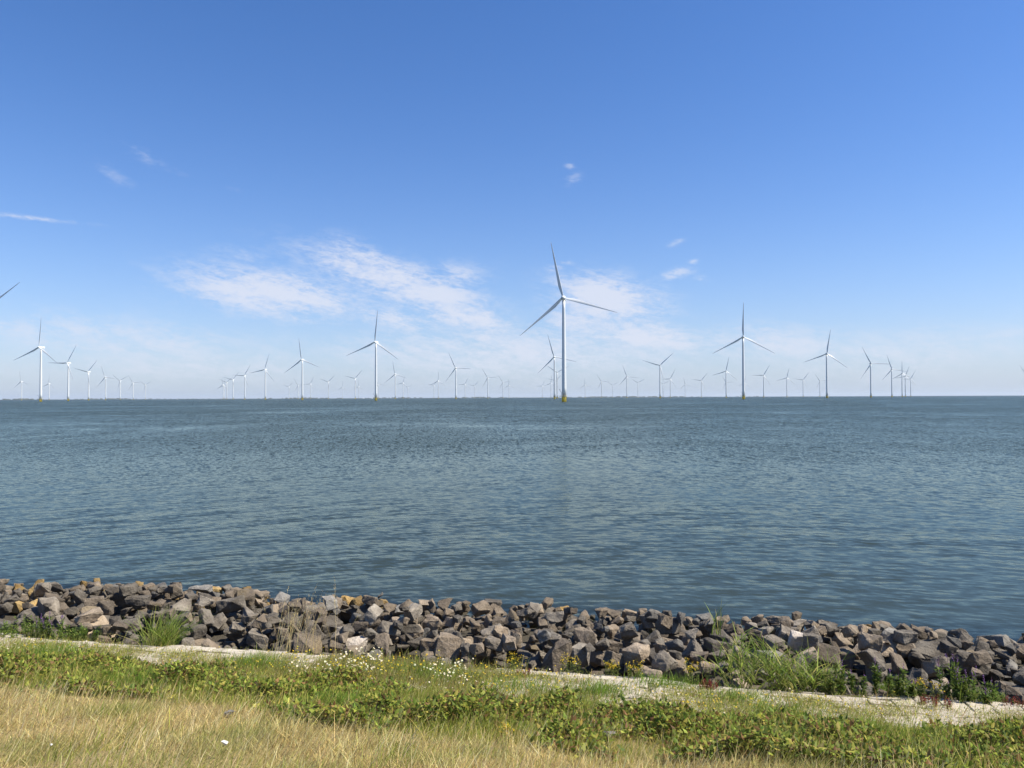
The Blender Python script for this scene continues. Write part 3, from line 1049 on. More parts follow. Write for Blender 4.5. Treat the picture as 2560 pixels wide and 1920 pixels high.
def blades_np(P, H, Wd, ang, lean, curl, col, tipcol=None, facing=None):
    """ribbon blades: 3 levels + tip. P (N,3)"""
    N = len(P)
    dirx, diry = np.cos(ang), np.sin(ang)
    fa = R.uniform(0, 2 * np.pi, N) if facing is None else facing
    wx, wy = np.cos(fa), np.sin(fa)
    lv = np.array([0, .4, .75, 1.0])
    verts = np.empty((N, 7, 3), dtype=np.float32)
    k = 0
    for j, s in enumerate(lv):
        off = (lean * s + curl * s * s) * H
        z = H * s * np.sqrt(np.clip(1 - (lean * .6 + curl * .6 * s) ** 2, .15, 1))
        cx, cy, cz = P[:, 0] + dirx * off, P[:, 1] + diry * off, P[:, 2] + z
        w = Wd * (1 - .45 * s) * .5
        if j < 3:
            verts[:, k] = np.stack([cx - wx * w, cy - wy * w, cz], -1)
            verts[:, k + 1] = np.stack([cx + wx * w, cy + wy * w, cz], -1)
            k += 2
        else:
            verts[:, 6] = np.stack([cx, cy, cz], -1)
    b = (np.arange(N) * 7)[:, None]
    q = np.concatenate([b + np.array([[0, 1, 3, 2]]), b + np.array([[2, 3, 5, 4]])])
    tr = b + np.array([[4, 5, 6]])
    cc = np.repeat(col[:, None, :], 7, 1).astype(np.float32)
    if tipcol is not None:
        cc[:, 4:6] = cc[:, 4:6] * .5 + tipcol[:, None, :] * .5
        cc[:, 6] = tipcol
    return verts.reshape(-1, 3), [q, tr], cc.reshape(-1, 3)


def leaves_np(P, L, Wd, az_, pitch, col):
    """pointed leaves folded along the midrib; P is the leaf base"""
    N = len(P)
    d = np.stack([np.cos(az_) * np.cos(pitch), np.sin(az_) * np.cos(pitch), np.sin(pitch)], -1)
    s = np.stack([-np.sin(az_), np.cos(az_), np.zeros(N)], -1)
    up = np.cross(d, s) * -1
    roll = R.normal(0, .5, N)
    s = s * np.cos(roll)[:, None] + up * np.sin(roll)[:, None]
    up = np.cross(s, d)
    L_, W_ = L[:, None], Wd[:, None]
    base = P
    mid = P + d * L_ * .5 - up * W_ * .12
    tip = P + d * L_ - up * L_ * .12
    l1 = P + d * L_ * .42 + s * W_ * .5 + up * W_ * .12
    r1 = P + d * L_ * .42 - s * W_ * .5 + up * W_ * .12
    verts = np.stack([base, l1, tip, r1, mid], 1)
    b = (np.arange(N) * 5)[:, None]
    f = np.concatenate([b + np.array([[0, 4, 1]]), b + np.array([[1, 4, 2]]), b + np.array([[2, 4, 3]]), b + np.array([[3, 4, 0]])])
    return verts.reshape(-1, 3), [f], np.repeat(col[:, None, :], 5, 1).reshape(-1, 3)


def cat(parts):
    vs, fs, cs, n = [], {}, [], 0
    for v, fl, c in parts:
        vs.append(v); cs.append(c)
        for f in fl: fs.setdefault(f.shape[1], []).append(f + n)
        n += len(v)
    return np.concatenate(vs), [np.concatenate(f) for f in fs.values()], np.concatenate(cs)


def pal(N, cols, jitter=.18):
    cols = np.array(cols)
    i = R.integers(0, len(cols), N)
    return np.clip(cols[i] * (1 + R.normal(0, jitter, (N, 1))) * (1 + R.normal(0, .05, (N, 3))), .005, .95)


def vnoise(x, y, s, seed=0.0):
    """cheap smooth value noise, 0..1"""
    x, y = x * s + seed * 17.3, y * s + seed * 9.1
    xi, yi = np.floor(x), np.floor(y)
    fx, fy = x - xi, y - yi
    fx, fy = fx * fx * (3 - 2 * fx), fy * fy * (3 - 2 * fy)
    h = lambda a, b: np.modf(np.abs(np.sin(a * 127.1 + b * 311.7) * 43758.5453))[0]
    return (h(xi, yi) * (1 - fx) + h(xi + 1, yi) * fx) * (1 - fy) + (h(xi, yi + 1) * (1 - fx) + h(xi + 1, yi + 1) * fx) * fy


def bound(pairs):
    uv = sorted(ground_hit(px, py) for px, py in pairs)
    us, vs2 = np.array([a for a, b in uv]), np.array([b for a, b in uv])
    return lambda u: np.interp(u, us, vs2)


dry_edge = bound([(0, 1735), (250, 1768), (520, 1795), (800, 1820), (1100, 1832), (1350, 1850), (1600, 1872), (1900, 1912), (2250, 1965), (2560, 2020)])
pave_edge = bound([(0, 1628), (300, 1646), (480, 1672), (800, 1696), (1100, 1722), (1350, 1764), (1600, 1772), (1800, 1800), (2200, 1822), (2560, 1835)])


def scatter(n, v0=4.2, v1=11.6):
    v = R.uniform(v0, v1, n)
    lo, hi = -1.06 * v - .9, .44 * v + 1.0
    u = lo + (hi - lo) * R.uniform(0, 1, n)
    keep = R.uniform(0, 1, n) < (hi - lo) / (1.5 * v1 + 1.9)
    return u[keep], v[keep]


def xyzs(u, v, dz=0.0):
    x, y = uv2xy(u, v)
    return np.stack([x, y, height(u, v) + dz], -1)


WIND = rad(20)                                            # blades lean to the right, a little away

# dry grass
u, v = scatter(560000)
x, y = uv2xy(u, v)
e = dry_edge(u) + (vnoise(x, y, .8, 1) - .5) * 2.2 + (vnoise(x, y, 2.3, 2) - .5) * 1.2
pr = np.clip((e - v) / 1.3 + .6, .30, 1)
pr *= np.where(v > 10.15, .25, 1)
pr *= np.clip(.25 + 1.1 * vnoise(x, y, 2.6, 6), 0, 1)
k = R.uniform(0, 1, len(u)) < pr * .8
u, v, x, y = u[k], v[k], x[k], y[k]
N = len(u)
cl = vnoise(x, y, 2.6, 3)
Hh = R.gamma(5, .0175, N) * (.35 + 1.0 * cl)
wa = WIND + (vnoise(x, y, 1.3, 14) - .5) * 2.6
col = pal(N, [(.70, .56, .24), (.62, .48, .19), (.78, .66, .34), (.46, .34, .13), (.56, .48, .18), (.36, .34, .10), (.24, .17, .07)], .32)
gm = np.clip(vnoise(x, y, 1.9, 8) * 2.2 - .95 + R.normal(0, .2, N), 0, .8)[:, None]
col = col * (1 - gm) + gm * pal(N, [(.19, .24, .05), (.28, .28, .08)], .2)
bl1 = blades_np(xyzs(u, v, -.01), Hh, R.uniform(.003, .0058, N), wa + R.normal(0, 1.5, N), np.clip(R.normal(.72, .30, N), -.1, .98), R.uniform(0, .35, N), col, col * 1.06)
# taller pale stalks
u, v = scatter(16000, 4.2, 11.2)
x, y = uv2xy(u, v)
k = (v < dry_edge(u) + .5 + (vnoise(x, y, 1.3, 4) - .5) * 1.5) | (R.uniform(0, 1, len(u)) < .10)
u, v = u[k], v[k]
N = len(u)
col = pal(N, [(.72, .60, .30), (.66, .52, .24), (.78, .68, .40)], .12)
bl2 = blades_np(xyzs(u, v), R.uniform(.10, .25, N), R.uniform(.003, .005, N), WIND + R.normal(0, .7, N), R.uniform(.1, .6, N), R.uniform(0, .4, N), col)
vv3, ff3, cc3 = cat([bl1, bl2])
tag(link('dry_grass', mesh_np('dry_grass', vv3, ff3, colors=cc3), m_straw), 'dry straw-coloured grass covering the near slope of the bank', 'grass', kind='stuff')

# green grass: the band above the paving, tufts in the dry grass
u, v = scatter(330000)
x, y = uv2xy(u, v)
e = dry_edge(u) + (vnoise(x, y, .8, 1) - .5) * 2.2
band = np.clip((v - e) / .5 + .3, 0, 1) * np.clip((pave_edge(u) + (vnoise(x, y, 2.4, 9) - .5) * .7 - v) / .25 + .5, 0, 1)
tuft = np.clip(vnoise(x, y, 1.7, 5) * 2.6 - 1.55, 0, 1) * .8
pr = np.maximum(band * (.42 + .9 * vnoise(x, y, 2.0, 12)), tuft * np.where(v < e, .45, .9)) * np.where(v > 10.75, .3, 1)
k = R.uniform(0, 1, len(u)) < pr
u, v, x, y = u[k], v[k], x[k], y[k]
N = len(u)
Hh = R.gamma(4, .030, N) * (.4 + .9 * vnoise(x, y, 2.0, 12)) * np.clip((10.8 - v) * .9, .35, 1)
col = pal(N, [(.22, .28, .035), (.29, .34, .05), (.38, .39, .08), (.16, .22, .03), (.52, .46, .15)], .22)
gb1 = blades_np(xyzs(u, v, -.01), Hh, R.uniform(.0035, .0075, N), WIND + R.normal(0, 1.1, N), np.clip(R.normal(.3, .25, N), -.1, .9), R.uniform(0, .5, N), col, col * np.array([1.3, 1.2, 1.1]))
# lush bright tufts seen in the photograph
tf = []
for (px, py, n, hh, rr) in [(120, 1650, 900, .26, .38), (640, 1672, 800, .24, .3), (1090, 1705, 900, .22, .32), (1500, 1740, 600, .22, .22), (1300, 1730, 700, .2, .35), (1010, 1690, 500, .2, .25), (2125, 1855, 700, .28, .2), (1960, 1800, 500, .22, .3), (360, 1720, 700, .22, .35), (870, 1770, 500, .2, .3),
                           (2200, 1735, 420, .22, .18), (1570, 1690, 260, .16, .14), (1660, 1720, 500, .2, .25), (230, 1690, 600, .2, .35), (1840, 1755, 400, .2, .25), (1420, 1770, 400, .18, .3), (2480, 1760, 400, .2, .3)]:
    u0, v0 = ground_hit(px, py)
    u = R.normal(u0, rr, n); v = R.normal(v0, rr * .55, n)
    col = pal(n, [(.18, .29, .035), (.24, .34, .05), (.14, .23, .03)], .18)
    tf.append(blades_np(xyzs(u, v), R.uniform(.5, 1.1, n) * hh, R.uniform(.004, .008, n), WIND + R.normal(0, 1.2, n), R.uniform(0, .55, n), R.uniform(0, .5, n), col, col * 1.25))
u, v = scatter(26000, 5.0, 11.3)
x, y = uv2xy(u, v)
e = dry_edge(u) + (vnoise(x, y, .8, 1) - .5) * 2.2
k = (v > e - .4) & (R.uniform(0, 1, len(u)) < np.clip(vnoise(x, y, 1.4, 51) * 2.4 - .9, .02, 1) * .7)
u, v = u[k], v[k]
N = len(u)
col = pal(N, [(.34, .36, .07), (.44, .40, .12), (.24, .29, .05), (.40, .26, .11), (.56, .48, .20)], .2)
tf.append(blades_np(xyzs(u, v), R.uniform(.12, .34, N), R.uniform(.004, .007, N), WIND + R.normal(0, 1.4, N), R.uniform(0, .5, N), R.uniform(0, .5, N), col, col * 1.1))
vv3, ff3, cc3 = cat([gb1] + tf)
tag(link('green_grass', mesh_np('green_grass', vv3, ff3, colors=cc3), m_grass), 'green grass in the band between the dry slope and the pale paving', 'grass', kind='stuff')

# creeping broad-leaved weeds and brambles
u, v = scatter(300000, 4.2, 10.8)
x, y = uv2xy(u, v)
e = dry_edge(u) - .25 + (vnoise(x, y, .8, 1) - .5) * 2.6
inb = np.clip((v - e) / .4 + .25, 0, 1) * np.clip((pave_edge(u) - .4 + (vnoise(x, y, 2.4, 9) - .5) * .8 - v) / .25 + .5, 0, 1)
patch = np.clip(vnoise(x, y, 1.5, 21) * 2.6 - 1.15 + np.clip((u + 2.2) * .35, 0, .45) + np.clip((u - .3) * .35, 0, .45) + np.where((u < -2.2) & (u > -6.5), .3, 0), 0, 1)
k = R.uniform(0, 1, len(u)) < inb * patch
u, v, x, y = u[k], v[k], x[k], y[k]
N = len(u)
lump = .04 + .34 * vnoise(x, y, 1.9, 23) * np.clip(patch[k] * 1.2, .3, 1)
dzz = lump * R.power(1.6, N)
col = pal(N, [(.15, .21, .028), (.23, .28, .04), (.31, .34, .055), (.10, .15, .022), (.38, .35, .07), (.22, .13, .05)], .25)
lv1 = leaves_np(xyzs(u, v) + np.stack([np.zeros(N), np.zeros(N), dzz], -1), R.uniform(.030, .085, N), R.uniform(.020, .052, N), R.uniform(0, 6.283, N), R.normal(.25, .5, N), col)
n2_ = N // 5
i2 = R.integers(0, N, n2_)

col = pal(n2_, [(.10, .08, .03), (.13, .06, .03), (.09, .11, .025)], .2)
st1 = blades_np(xyzs(u[i2], v[i2], -.01), lump[i2] * 1.1 + .03, np.full(n2_, .004), R.uniform(0, 6.28, n2_), R.uniform(0, .7, n2_), R.uniform(0, .3, n2_), col)
vv3, ff3, cc3 = cat([lv1, st1])
tag(link('bramble_cover', mesh_np('bramble_cover', vv3, ff3, colors=cc3), m_leaf), 'low creeping broad-leaved weeds and brambles above the paving', 'weeds', kind='stuff')


# daisies and yellow flowers growing out of the paving
def flower_field(n, test, hrange, rrange, petal, centre, name, label, lush=.35):
    u, v = scatter(n * 14, 9.0, 12.2)
    x, y = uv2xy(u, v)
    k = R.uniform(0, 1, len(u)) < test(u, v, x, y)
    u, v = u[k][:n], v[k][:n]
    N = len(u)
    base = xyzs(u, v)
    H = R.uniform(*hrange, N) * (.45 + .6 * np.exp(-((u + 4.0) / 2.4) ** 2))
    an = WIND + R.normal(0, 1.0, N)
    ln = R.uniform(0, .35, N)
    col = pal(N, [(.26, .30, .07), (.34, .34, .10), (.36, .32, .12)], .15)
    stems = blades_np(base, H, np.full(N, .004), an, ln, np.zeros(N), col)
    tip = stems[0].reshape(N, 7, 3)[:, 6]
    rr = R.uniform(*rrange, N)
    tl = R.normal(0, .45, (N, 2)) + np.array([.25, -.25])
    ax = np.stack([tl[:, 0], tl[:, 1], np.ones(N)], -1)
    ax /= np.linalg.norm(ax, axis=1)[:, None]
    sx = np.cross(ax, np.array([0.3, 1.0, 0.1])); sx /= np.linalg.norm(sx, axis=1)[:, None]
    sy = np.cross(ax, sx)
    out_ = []
    for (r_, lift, colr, m_) in ((1.0, 0.0, petal, 8), (.42, .004, centre, 6)):
        a = np.arange(m_) * 2 * np.pi / m_
        rad_ = rr[:, None] * r_ * (1 + .12 * np.cos(a * 4)[None])
        P = tip[:, None, :] + ax[:, None, :] * lift + sx[:, None, :] * (np.cos(a)[None] * rad_)[..., None] + sy[:, None, :] * (np.sin(a)[None] * rad_)[..., None]
        c0 = tip + ax * (lift + .15 * rr[:, None] * r_)
        vts = np.concatenate([P, c0[:, None, :]], 1)
        b = (np.arange(N) * (m_ + 1))[:, None]
        f = np.concatenate([b + np.array([[j, (j + 1) % m_, m_]]) for j in range(m_)])
        out_.append((vts.reshape(-1, 3), [f], np.repeat(pal(N, [colr], .06)[:, None, :], m_ + 1, 1).reshape(-1, 3)))
    # feathery foliage on the stems
    M_ = N * 6
    i = R.integers(0, N, M_)
    s = R.uniform(.05, .85, M_)
    Pl = base[i] + (tip[i] - base[i]) * s[:, None]
    col = pal(M_, [(.24, .28, .06), (.32, .34, .08), (.18, .23, .04), (.38, .34, .11)], .2)
    lf = leaves_np(Pl, R.uniform(.02, .06, M_), R.uniform(.004, .010, M_), R.uniform(0, 6.28, M_), R.normal(.5, .4, M_), col)
    vv, ff, cc = cat([stems, lf] + out_)
    tag(link(name, mesh_np(name, vv, ff, colors=cc), m_petal), label, 'flowers', kind='stuff')


def band_pave(u, v, x, y):
    return np.clip((v - pave_edge(u) + .45) / .35, 0, 1) * np.clip((11.36 - v) / .35 + .9 * np.exp(-((u + 4.3) / 1.9) ** 2), 0.02, 1) * (v < 11.62)


def daisy_test(u, v, x, y):
    p = np.clip(vnoise(x, y, 1.4, 31) * 3.4 - 1.5, .01, 1)
    boost = np.exp(-((u + 4.3) / 2.0) ** 2) * 1.3 + np.exp(-((u - .1) / 1.0) ** 2) * .45
    return band_pave(u, v, x, y) * np.clip(p * (.25 + boost), 0, 1)


flower_field(600, daisy_test, (.06, .30), (.009, .017), (.80, .77, .62), (.58, .42, .03), 'white_daisies', 'white daisies with yellow centres sprouting from the pale paved edge')
flower_field(1100, lambda u, v, x, y: band_pave(u, v, x, y) * np.clip(vnoise(x, y, 1.3, 37) * 2.6 - 1.1 + .5 * np.exp(-((u + 4.0) / 2.2) ** 2), .04, 1), (.05, .28), (.008, .014), (.62, .47, .03), (.5, .33, .02), 'yellow_flowers', 'small yellow flowers scattered among the daisies on the paving')


# weeds in the joints of the paving
u, v = scatter(190000, 9.9, 11.75)
x, y = uv2xy(u, v)
pr = band_pave(u, v, x, y) * np.clip(vnoise(x, y, 1.9, 41) * 3.0 - .75, 0.14, 1)
pr = np.maximum(pr, .2 * np.exp(-((v - 11.66) / .06) ** 2) * np.clip(vnoise(x, y, 2, 43) * 2 - .6, 0, 1))
k = R.uniform(0, 1, len(u)) < pr * .85
u, v = u[k], v[k]
N = len(u)
col = pal(N, [(.32, .34, .07), (.40, .38, .11), (.22, .27, .05), (.46, .40, .17), (.30, .17, .08)], .2)
pw1 = blades_np(xyzs(u, v, .02), R.gamma(4, .027, N) * (.45 + .6 * np.exp(-((u + 4.0) / 2.4) ** 2)), R.uniform(.003, .006, N), WIND + R.normal(0, 1.2, N), R.uniform(0, .6, N), R.uniform(0, .3, N), col)
i2 = R.integers(0, N, N)
col = pal(N, [(.24, .29, .05), (.34, .36, .08), (.42, .38, .12)], .2)
pw2 = leaves_np(xyzs(u[i2], v[i2], 0) + np.stack([R.normal(0, .02, N), R.normal(0, .02, N), R.uniform(.01, .08, N)], -1), R.uniform(.015, .04, N), R.uniform(.006, .016, N), R.uniform(0, 6.28, N), R.normal(.3, .4, N), col)
vv3, ff3, cc3 = cat([pw1, pw2])
tag(link('paving_weeds', mesh_np('paving_weeds', vv3, ff3, colors=cc3), m_leaf), 'thin yellow-green weeds growing in the joints of the paving', 'weeds', kind='stuff')


# single plants
def plant(name, label, catg, px, py, parts, group=None, lift=0.0, vfix=None):
    """parts: list of (child name, material, builder(n) -> (verts, faces, colours)) in plant space"""
    u, v = ground_hit(px, py, lift)
    if vfix:
        d = pix_dir(px, py)
        r_ = d.x / d.y
        Y_ = vfix / (.979 + .204 * r_)
        u, v = xy2uv(r_ * Y_, Y_)
    x, y = uv2xy(u, v)
    z = float(height(u, v))
    if v > 11.66: z = max(z, float(np.interp(v, [11.66, 12, 13, 15, 16], [.80, .72, .7, .6, .2])))
    root = empty(name, (x, y, z))
    tag(root, label, catg, group)
    for (nm, m_, dat) in parts:
        link(nm, mesh_np(nm, *dat[:2], colors=dat[2]), m_, root)
    return root


def tuft_blades(n, h, r, wd, cols, lean=(.0, .6), curl=(.1, .7), wind=WIND, spread=1.3):
    a = R.uniform(0, 6.28, n)
    rr = np.sqrt(R.uniform(0, 1, n)) * r
    P = np.stack([np.cos(a) * rr, np.sin(a) * rr * .7, np.zeros(n)], -1)
    col = pal(n, cols, .15)
    return blades_np(P, R.uniform(.45, 1.0, n) * h, R.uniform(.7, 1.2, n) * wd, wind + R.normal(0, spread, n), R.uniform(*lean, n), R.uniform(*curl, n), col, col * 1.2)


def stems_leaves(ns, h, r, cols, leaf, nl, stemcol=(.10, .12, .03)):
    a = R.uniform(0, 6.28, ns)
    rr = np.sqrt(R.uniform(0, 1, ns)) * r
    P = np.stack([np.cos(a) * rr, np.sin(a) * rr * .7, np.zeros(ns)], -1)
    H = R.uniform(.55, 1.0, ns) * h
    st = blades_np(P, H, np.full(ns, .007), R.uniform(0, 6.28, ns), R.uniform(0, .3, ns), np.zeros(ns), pal(ns, [stemcol], .1))
    tip = st[0].reshape(ns, 7, 3)[:, 6]
    i = R.integers(0, ns, nl)
    s = R.uniform(.08, .98, nl)
    Pl = P[i] + (tip[i] - P[i]) * s[:, None]
    lf = leaves_np(Pl, R.uniform(.6, 1.2, nl) * leaf, R.uniform(.22, .4, nl) * leaf, R.uniform(0, 6.28, nl), R.normal(.35, .4, nl), pal(nl, cols, .2))
    return st, lf, P, tip


GREEN_REED = [(.20, .28, .045), (.28, .35, .06), (.14, .20, .03), (.40, .38, .12)]
plant('grass_tuft', 'tall bright green grass tuft growing among the rocks left of centre', 'grass tuft', 398, 1592,
      [('leaves', m_grass, tuft_blades(380, .80, .27, .010, GREEN_REED, (.0, .55), (.1, .8)))], vfix=11.66)
# reeds at the right
def reeds(ns, h, r):
    a = R.uniform(0, 6.28, ns)
    rr = np.sqrt(R.uniform(0, 1, ns)) * r
    P = np.stack([np.cos(a) * rr, np.sin(a) * rr * .45, np.zeros(ns)], -1)
    st = blades_np(P, R.uniform(.4, 1.0, ns) * h, np.full(ns, .009), WIND + R.normal(0, 1.4, ns), R.uniform(0, .35, ns), R.uniform(0, .2, ns), pal(ns, [(.30, .28, .08), (.24, .27, .06), (.40, .34, .14)], .15))
    tip = st[0].reshape(ns, 7, 3)
    M_ = ns * 7
    i = np.repeat(np.arange(ns), 7)
    s = R.uniform(.15, 1.0, M_)[:, None]
    mid = (tip[i, 2] + tip[i, 3]) / 2
    Pl = np.where(s < .4, P[i] + (mid - P[i]) * s / .4, mid + (tip[i, 6] - mid) * (s - .4) / .6)
    L = R.uniform(.16, .36, M_)
    lf = blades_np(Pl, L, R.uniform(.011, .019, M_), R.uniform(0, 6.28, M_), R.uniform(.35, .8, M_), R.uniform(.2, .8, M_), pal(M_, GREEN_REED, .2))
    return st, lf
for (px, py, n, h, r, lab) in [(1905, 1690, 270, .62, .62, 'dense clump of green reeds between the rocks and the paving, right of centre'),
                               (2015, 1708, 230, .52, .55, 'green reed clump just right of the densest reeds, its blades bent right'),
                               (1850, 1650, 110, .66, .5, 'sparse green reeds standing between the dark rocks behind the dense reed clump')]:
    st, lf = reeds(n // 6, h, r)
    plant('reed_clump', lab, 'reeds', px, py, [('stems', m_straw, st), ('leaves', m_grass, lf)], 'reed clumps at the foot of the rocks', vfix=11.72 if py > 1650 else 12.6)
plant('reed_clump', 'thin young reed sprig rising against the water above the rocks', 'reeds', 1790, 1560, [('leaves', m_grass, tuft_blades(16, .75, .1, .014, GREEN_REED, (.0, .4), (.0, .5)))], vfix=15.2)
# dead grass stalks
def dead(n, h, r):
    st = tuft_blades(n, h, r, .0065, [(.66, .53, .26), (.74, .62, .34), (.56, .42, .18)], (.0, .42), (0, .25), wind=rad(5), spread=1.3)
    tip = st[0].reshape(n, 7, 3)
    i = np.repeat(np.arange(n), 7)
    M_ = len(i)
    s = R.uniform(0, 1, M_)[:, None]
    P = tip[i, 4] * (1 - s) + tip[i, 6] * s
    hd = leaves_np(P, R.uniform(.03, .06, M_), R.uniform(.006, .011, M_), R.uniform(0, 6.28, M_), R.normal(1.0, .25, M_), pal(M_, [(.56, .45, .24), (.48, .36, .17)], .12))
    return st, hd


for (px, py, n, h, r, lab) in [(735, 1632, 48, 1.15, .40, 'tall clump of dead straw-coloured grass stalks in front of the rocks'),
                               (838, 1625, 6, 1.45, .06, 'few long dead grass stalks with drooping heads right of the straw clump')]:
    st, hd = dead(n, h, r)
    plant('dead_grass', lab, 'dry grass', px, py, [('stalks', m_straw, st), ('seed_heads', m_straw, hd)], 'clumps of dead tall grass', vfix=11.72)
u0, v0 = ground_hit(720, 1650)
# purple flowering plants
def purple(ns, h, r, nl, leafc=((.08, .13, .025), (.12, .18, .03), (.16, .20, .04))):
    st, lf, P, tip = stems_leaves(ns, h * .78, r, list(leafc), .075, nl)
    M_ = ns * 26
    i = np.repeat(np.arange(ns), 26)
    s = R.uniform(.80, 1.20, M_)[:, None]
    Pl = P[i] + (tip[i] - P[i]) * s
    fl = leaves_np(Pl, R.uniform(.010, .020, M_), R.uniform(.007, .013, M_), R.uniform(0, 6.28, M_), R.normal(.3, .4, M_), pal(M_, [(.30, .15, .42), (.36, .20, .48), (.22, .10, .30)], .15))
    sp = blades_np(tip, np.full(ns, h * .2), np.full(ns, .006), R.uniform(0, 6.28, ns), np.full(ns, .05), np.zeros(ns), pal(ns, [(.14, .08, .10)], .1))
    v_, f_, c_ = fl
    m1 = 26 * 5
    spikes = [('flower_spike', m_petal, (v_[k * m1:(k + 1) * m1], [f[(f[:, 0] >= k * m1) & (f[:, 0] < (k + 1) * m1)] - k * m1 for f in f_], c_[k * m1:(k + 1) * m1])) for k in range(ns)]
    return [('stems', m_grass, cat([st, sp])), ('leaves', m_leaf, lf)] + spikes


for (px, py, ns, h, r, nl, lab) in [(130, 1572, 14, .62, .32, 500, 'purple flowering plant in front of the rocks at the left end of the bank'),
                                    (2125, 1700, 4, .62, .2, 420, 'leafy plant with few purple spikes right of the reed clumps'),
                                    (2215, 1715, 5, .70, .24, 620, 'dark leafy plant with purple spikes between the reeds and the right edge'),
                                    (2385, 1735, 11, .80, .28, 700, 'tallest purple flowering plant, in front of the rocks near the right edge'),
                                    (2450, 1742, 6, .58, .26, 460, 'low purple flowering plant right of the tallest one'),
                                    (2320, 1722, 3, .5, .3, 420, 'low leafy plant with hardly any purple spikes left of the tallest purple one')]:
    plant('purple_loosestrife', lab, 'flowering plant', px, py, purple(ns, h, r, nl), 'purple flowering plants along the rocks', vfix=11.70)


def shrub(ns, h, r, nl, cols, leaf=.06):
    st, lf, P, tip = stems_leaves(ns, h, r, cols, leaf, nl)
    return [('stems', m_grass, st), ('leaves', m_leaf, lf)]


GC = [(.09, .15, .025), (.14, .21, .035), (.20, .24, .05)]
for (px, py, ns, h, r, nl, cols, lab) in [(60, 1592, 50, .36, .5, 1500, GC, 'low green bush before the rocks at the left edge of the photo'),
                                          (185, 1590, 36, .26, .4, 1000, GC, 'low green bush between the left purple plant and the tan rock'),
                                          (2060, 1702, 40, .42, .3, 1300, GC + [(.20, .20, .06)], 'yellowish green bush right beside the reed clumps'),
                                          (1222, 1805, 30, .30, .34, 800, [(.05, .06, .018), (.09, .06, .025), (.08, .10, .02), (.14, .08, .03)], 'dark brownish bramble bush on the dry grass near the centre'),
                                          (2265, 1728, 36, .34, .28, 900, GC + [(.18, .19, .05)], 'bushy green plant with yellow-green tips before the right-hand rocks'),
                                          (2480, 1760, 30, .26, .3, 700, GC, 'low green bush beside the paving at the right edge of the rocks')]:
    plant('leafy_bush', lab, 'bush', px, py, shrub(ns, h, r, nl, cols), 'leafy bushes on the bank', vfix=11.68 if py < 1785 else None)
RED = [(.20, .02, .025), (.28, .035, .03), (.13, .025, .02), (.24, .10, .05)]
for (px, py, h, r, nl, lab) in [(1770, 1742, .16, .15, 900, 'dark red round plant on the paving below the reeds'), (1308, 1690, .14, .10, 420, 'small red plant on the paving right of the photo\'s centre'),
                                (2330, 1762, .17, .26, 900, 'wide patch of reddish plants on the paving below the purple flowers'), (2530, 1755, .16, .16, 500, 'dark red plant at the right end of the paving')]:
    plant('red_plant', lab, 'plant', px, py, shrub(24, h, r, nl, RED, .028), 'red plants on the paving', vfix=11.3 if px < 2500 else 11.55)
YL = [(.62, .45, .03), (.55, .38, .02)]
for (px, py, h, r, lab) in [(1430, 1655, .30, .16, 'yellow ragwort-like flowers at the foot of the dark rocks, right of centre'), (1530, 1668, .24, .12, 'small yellow flower plant between two dark rocks and the paving'),
                            (1590, 1672, .26, .13, 'yellow flower plant at the foot of the tan-brown rock'), (1740, 1685, .34, .2, 'tall yellow flower plant left of the reed clumps'), (1290, 1648, .26, .16, 'yellow flower plant at the rocks\' foot just right of the centre'),
                            (2320, 1700, .30, .22, 'yellow flowers among green bushes before the right-hand rocks'), (1262, 1848, .12, .07, 'lone yellow flower plant in the dry grass near the bottom')]:
    ns = 22
    st, lf, P, tip = stems_leaves(ns, h, r, [(.13, .17, .035), (.18, .20, .05)], .04, 220)
    i = np.repeat(np.arange(ns), 5)
    fl = leaves_np(tip[i] + R.normal(0, .014, (len(i), 3)), R.uniform(.014, .026, len(i)), R.uniform(.012, .022, len(i)), R.uniform(0, 6.28, len(i)), R.normal(.2, .3, len(i)), pal(len(i), YL, .1))
    v_, f_, c_ = fl
    m1 = 25
    heads = [('flower_head', m_petal, (v_[k * m1:(k + 1) * m1], [f[(f[:, 0] >= k * m1) & (f[:, 0] < (k + 1) * m1)] - k * m1 for f in f_], c_[k * m1:(k + 1) * m1])) for k in range(ns)]
    plant('yellow_flower', lab, 'flowering plant', px, py, [('stems', m_grass, st), ('leaves', m_leaf, lf)] + heads, 'yellow flower plants', vfix=11.6 if py < 1730 else None)

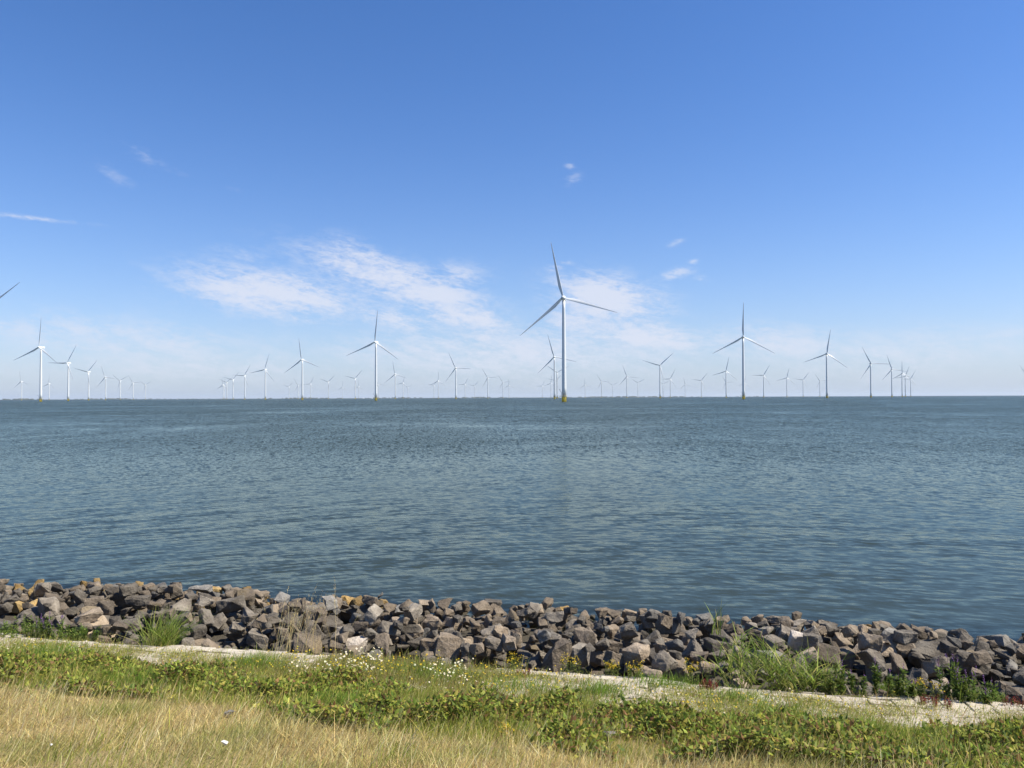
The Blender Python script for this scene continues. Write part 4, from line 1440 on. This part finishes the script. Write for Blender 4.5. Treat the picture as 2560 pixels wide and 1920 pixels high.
# flat grey stones and pale scraps lying in the dry grass
for (px, py, w, colr, lab) in [(1035, 1783, .15, 'tan', 'flat pale brown stone half sunk in the dry grass left of the bramble bush'), (1162, 1786, .2, 'pale cream', 'pale stone beside the dark bramble bush'),
                               (1255, 1822, .14, 'light grey', 'flat grey stone in the dry grass below the bramble bush'), (1520, 1850, .18, 'light grey', 'grey stone in the dry grass below the paving, right of centre'), (575, 1795, .12, 'light grey', 'small grey stone in the dry grass left of centre')]:
    u, v = ground_hit(px, py)
    me, co = new_rock((w, w * .8, w * .4), rg, 1)
    ob = link('stone', me, ROCKM[colr])
    x, y = uv2xy(u, v)
    ob.location = (x, y, float(height(u, v)) + .05)
    ob.rotation_euler = (0, 0, rg.uniform(0, 6))
    tag(ob, lab, 'stone', 'stones lying in the grass')
m_scrap, t, out = mat('white_scrap')
n_, _ = t.noise(None, 30, 3)
principled(t, out, t.mixc(n_, (.55, .53, .47), (.70, .68, .62)), .8)
for (px, py, w, lab) in [(562, 1898, .06, 'crumpled white scrap lying in the dry grass at the bottom'), (128, 1904, .035, 'small white scrap in the dry grass at the bottom left')]:
    u, v = ground_hit(px, py)
    me, co = new_rock((w, w * .5, w * .35), rg, 1)
    ob = link('white_scrap', me, m_scrap)
    x, y = uv2xy(u, v)
    ob.location = (x, y, float(height(u, v)) + .12)
    ob.rotation_euler = (.3, .2, rg.uniform(0, 6))
    tag(ob, lab, 'litter')

# ------------------------------------------------------------------ air
m_haze = bpy.data.materials.new('hazy_air')
m_haze.use_nodes = True
t = NT(m_haze.node_tree)
t.n.clear()
out = t.new('ShaderNodeOutputMaterial')
vol = t.new('ShaderNodeVolumePrincipled')
vol.inputs['Color'].default_value = (.80, .90, 1.0, 1)
vol.inputs['Density'].default_value = 2.1e-5
vol.inputs['Anisotropy'].default_value = .1
t.l.new(vol.outputs[0], out.inputs['Volume'])
bm = bmesh.new()
add_box(bm, (-62000, -3000, -5), (62000, 61000, 200))
hz_o = link('haze', bm_mesh('haze', bm), m_haze)
tag(hz_o, kind='stuff')
hz_o['label'] = 'thin pale haze over the water fading the far turbines'
hz_o['category'] = 'haze'
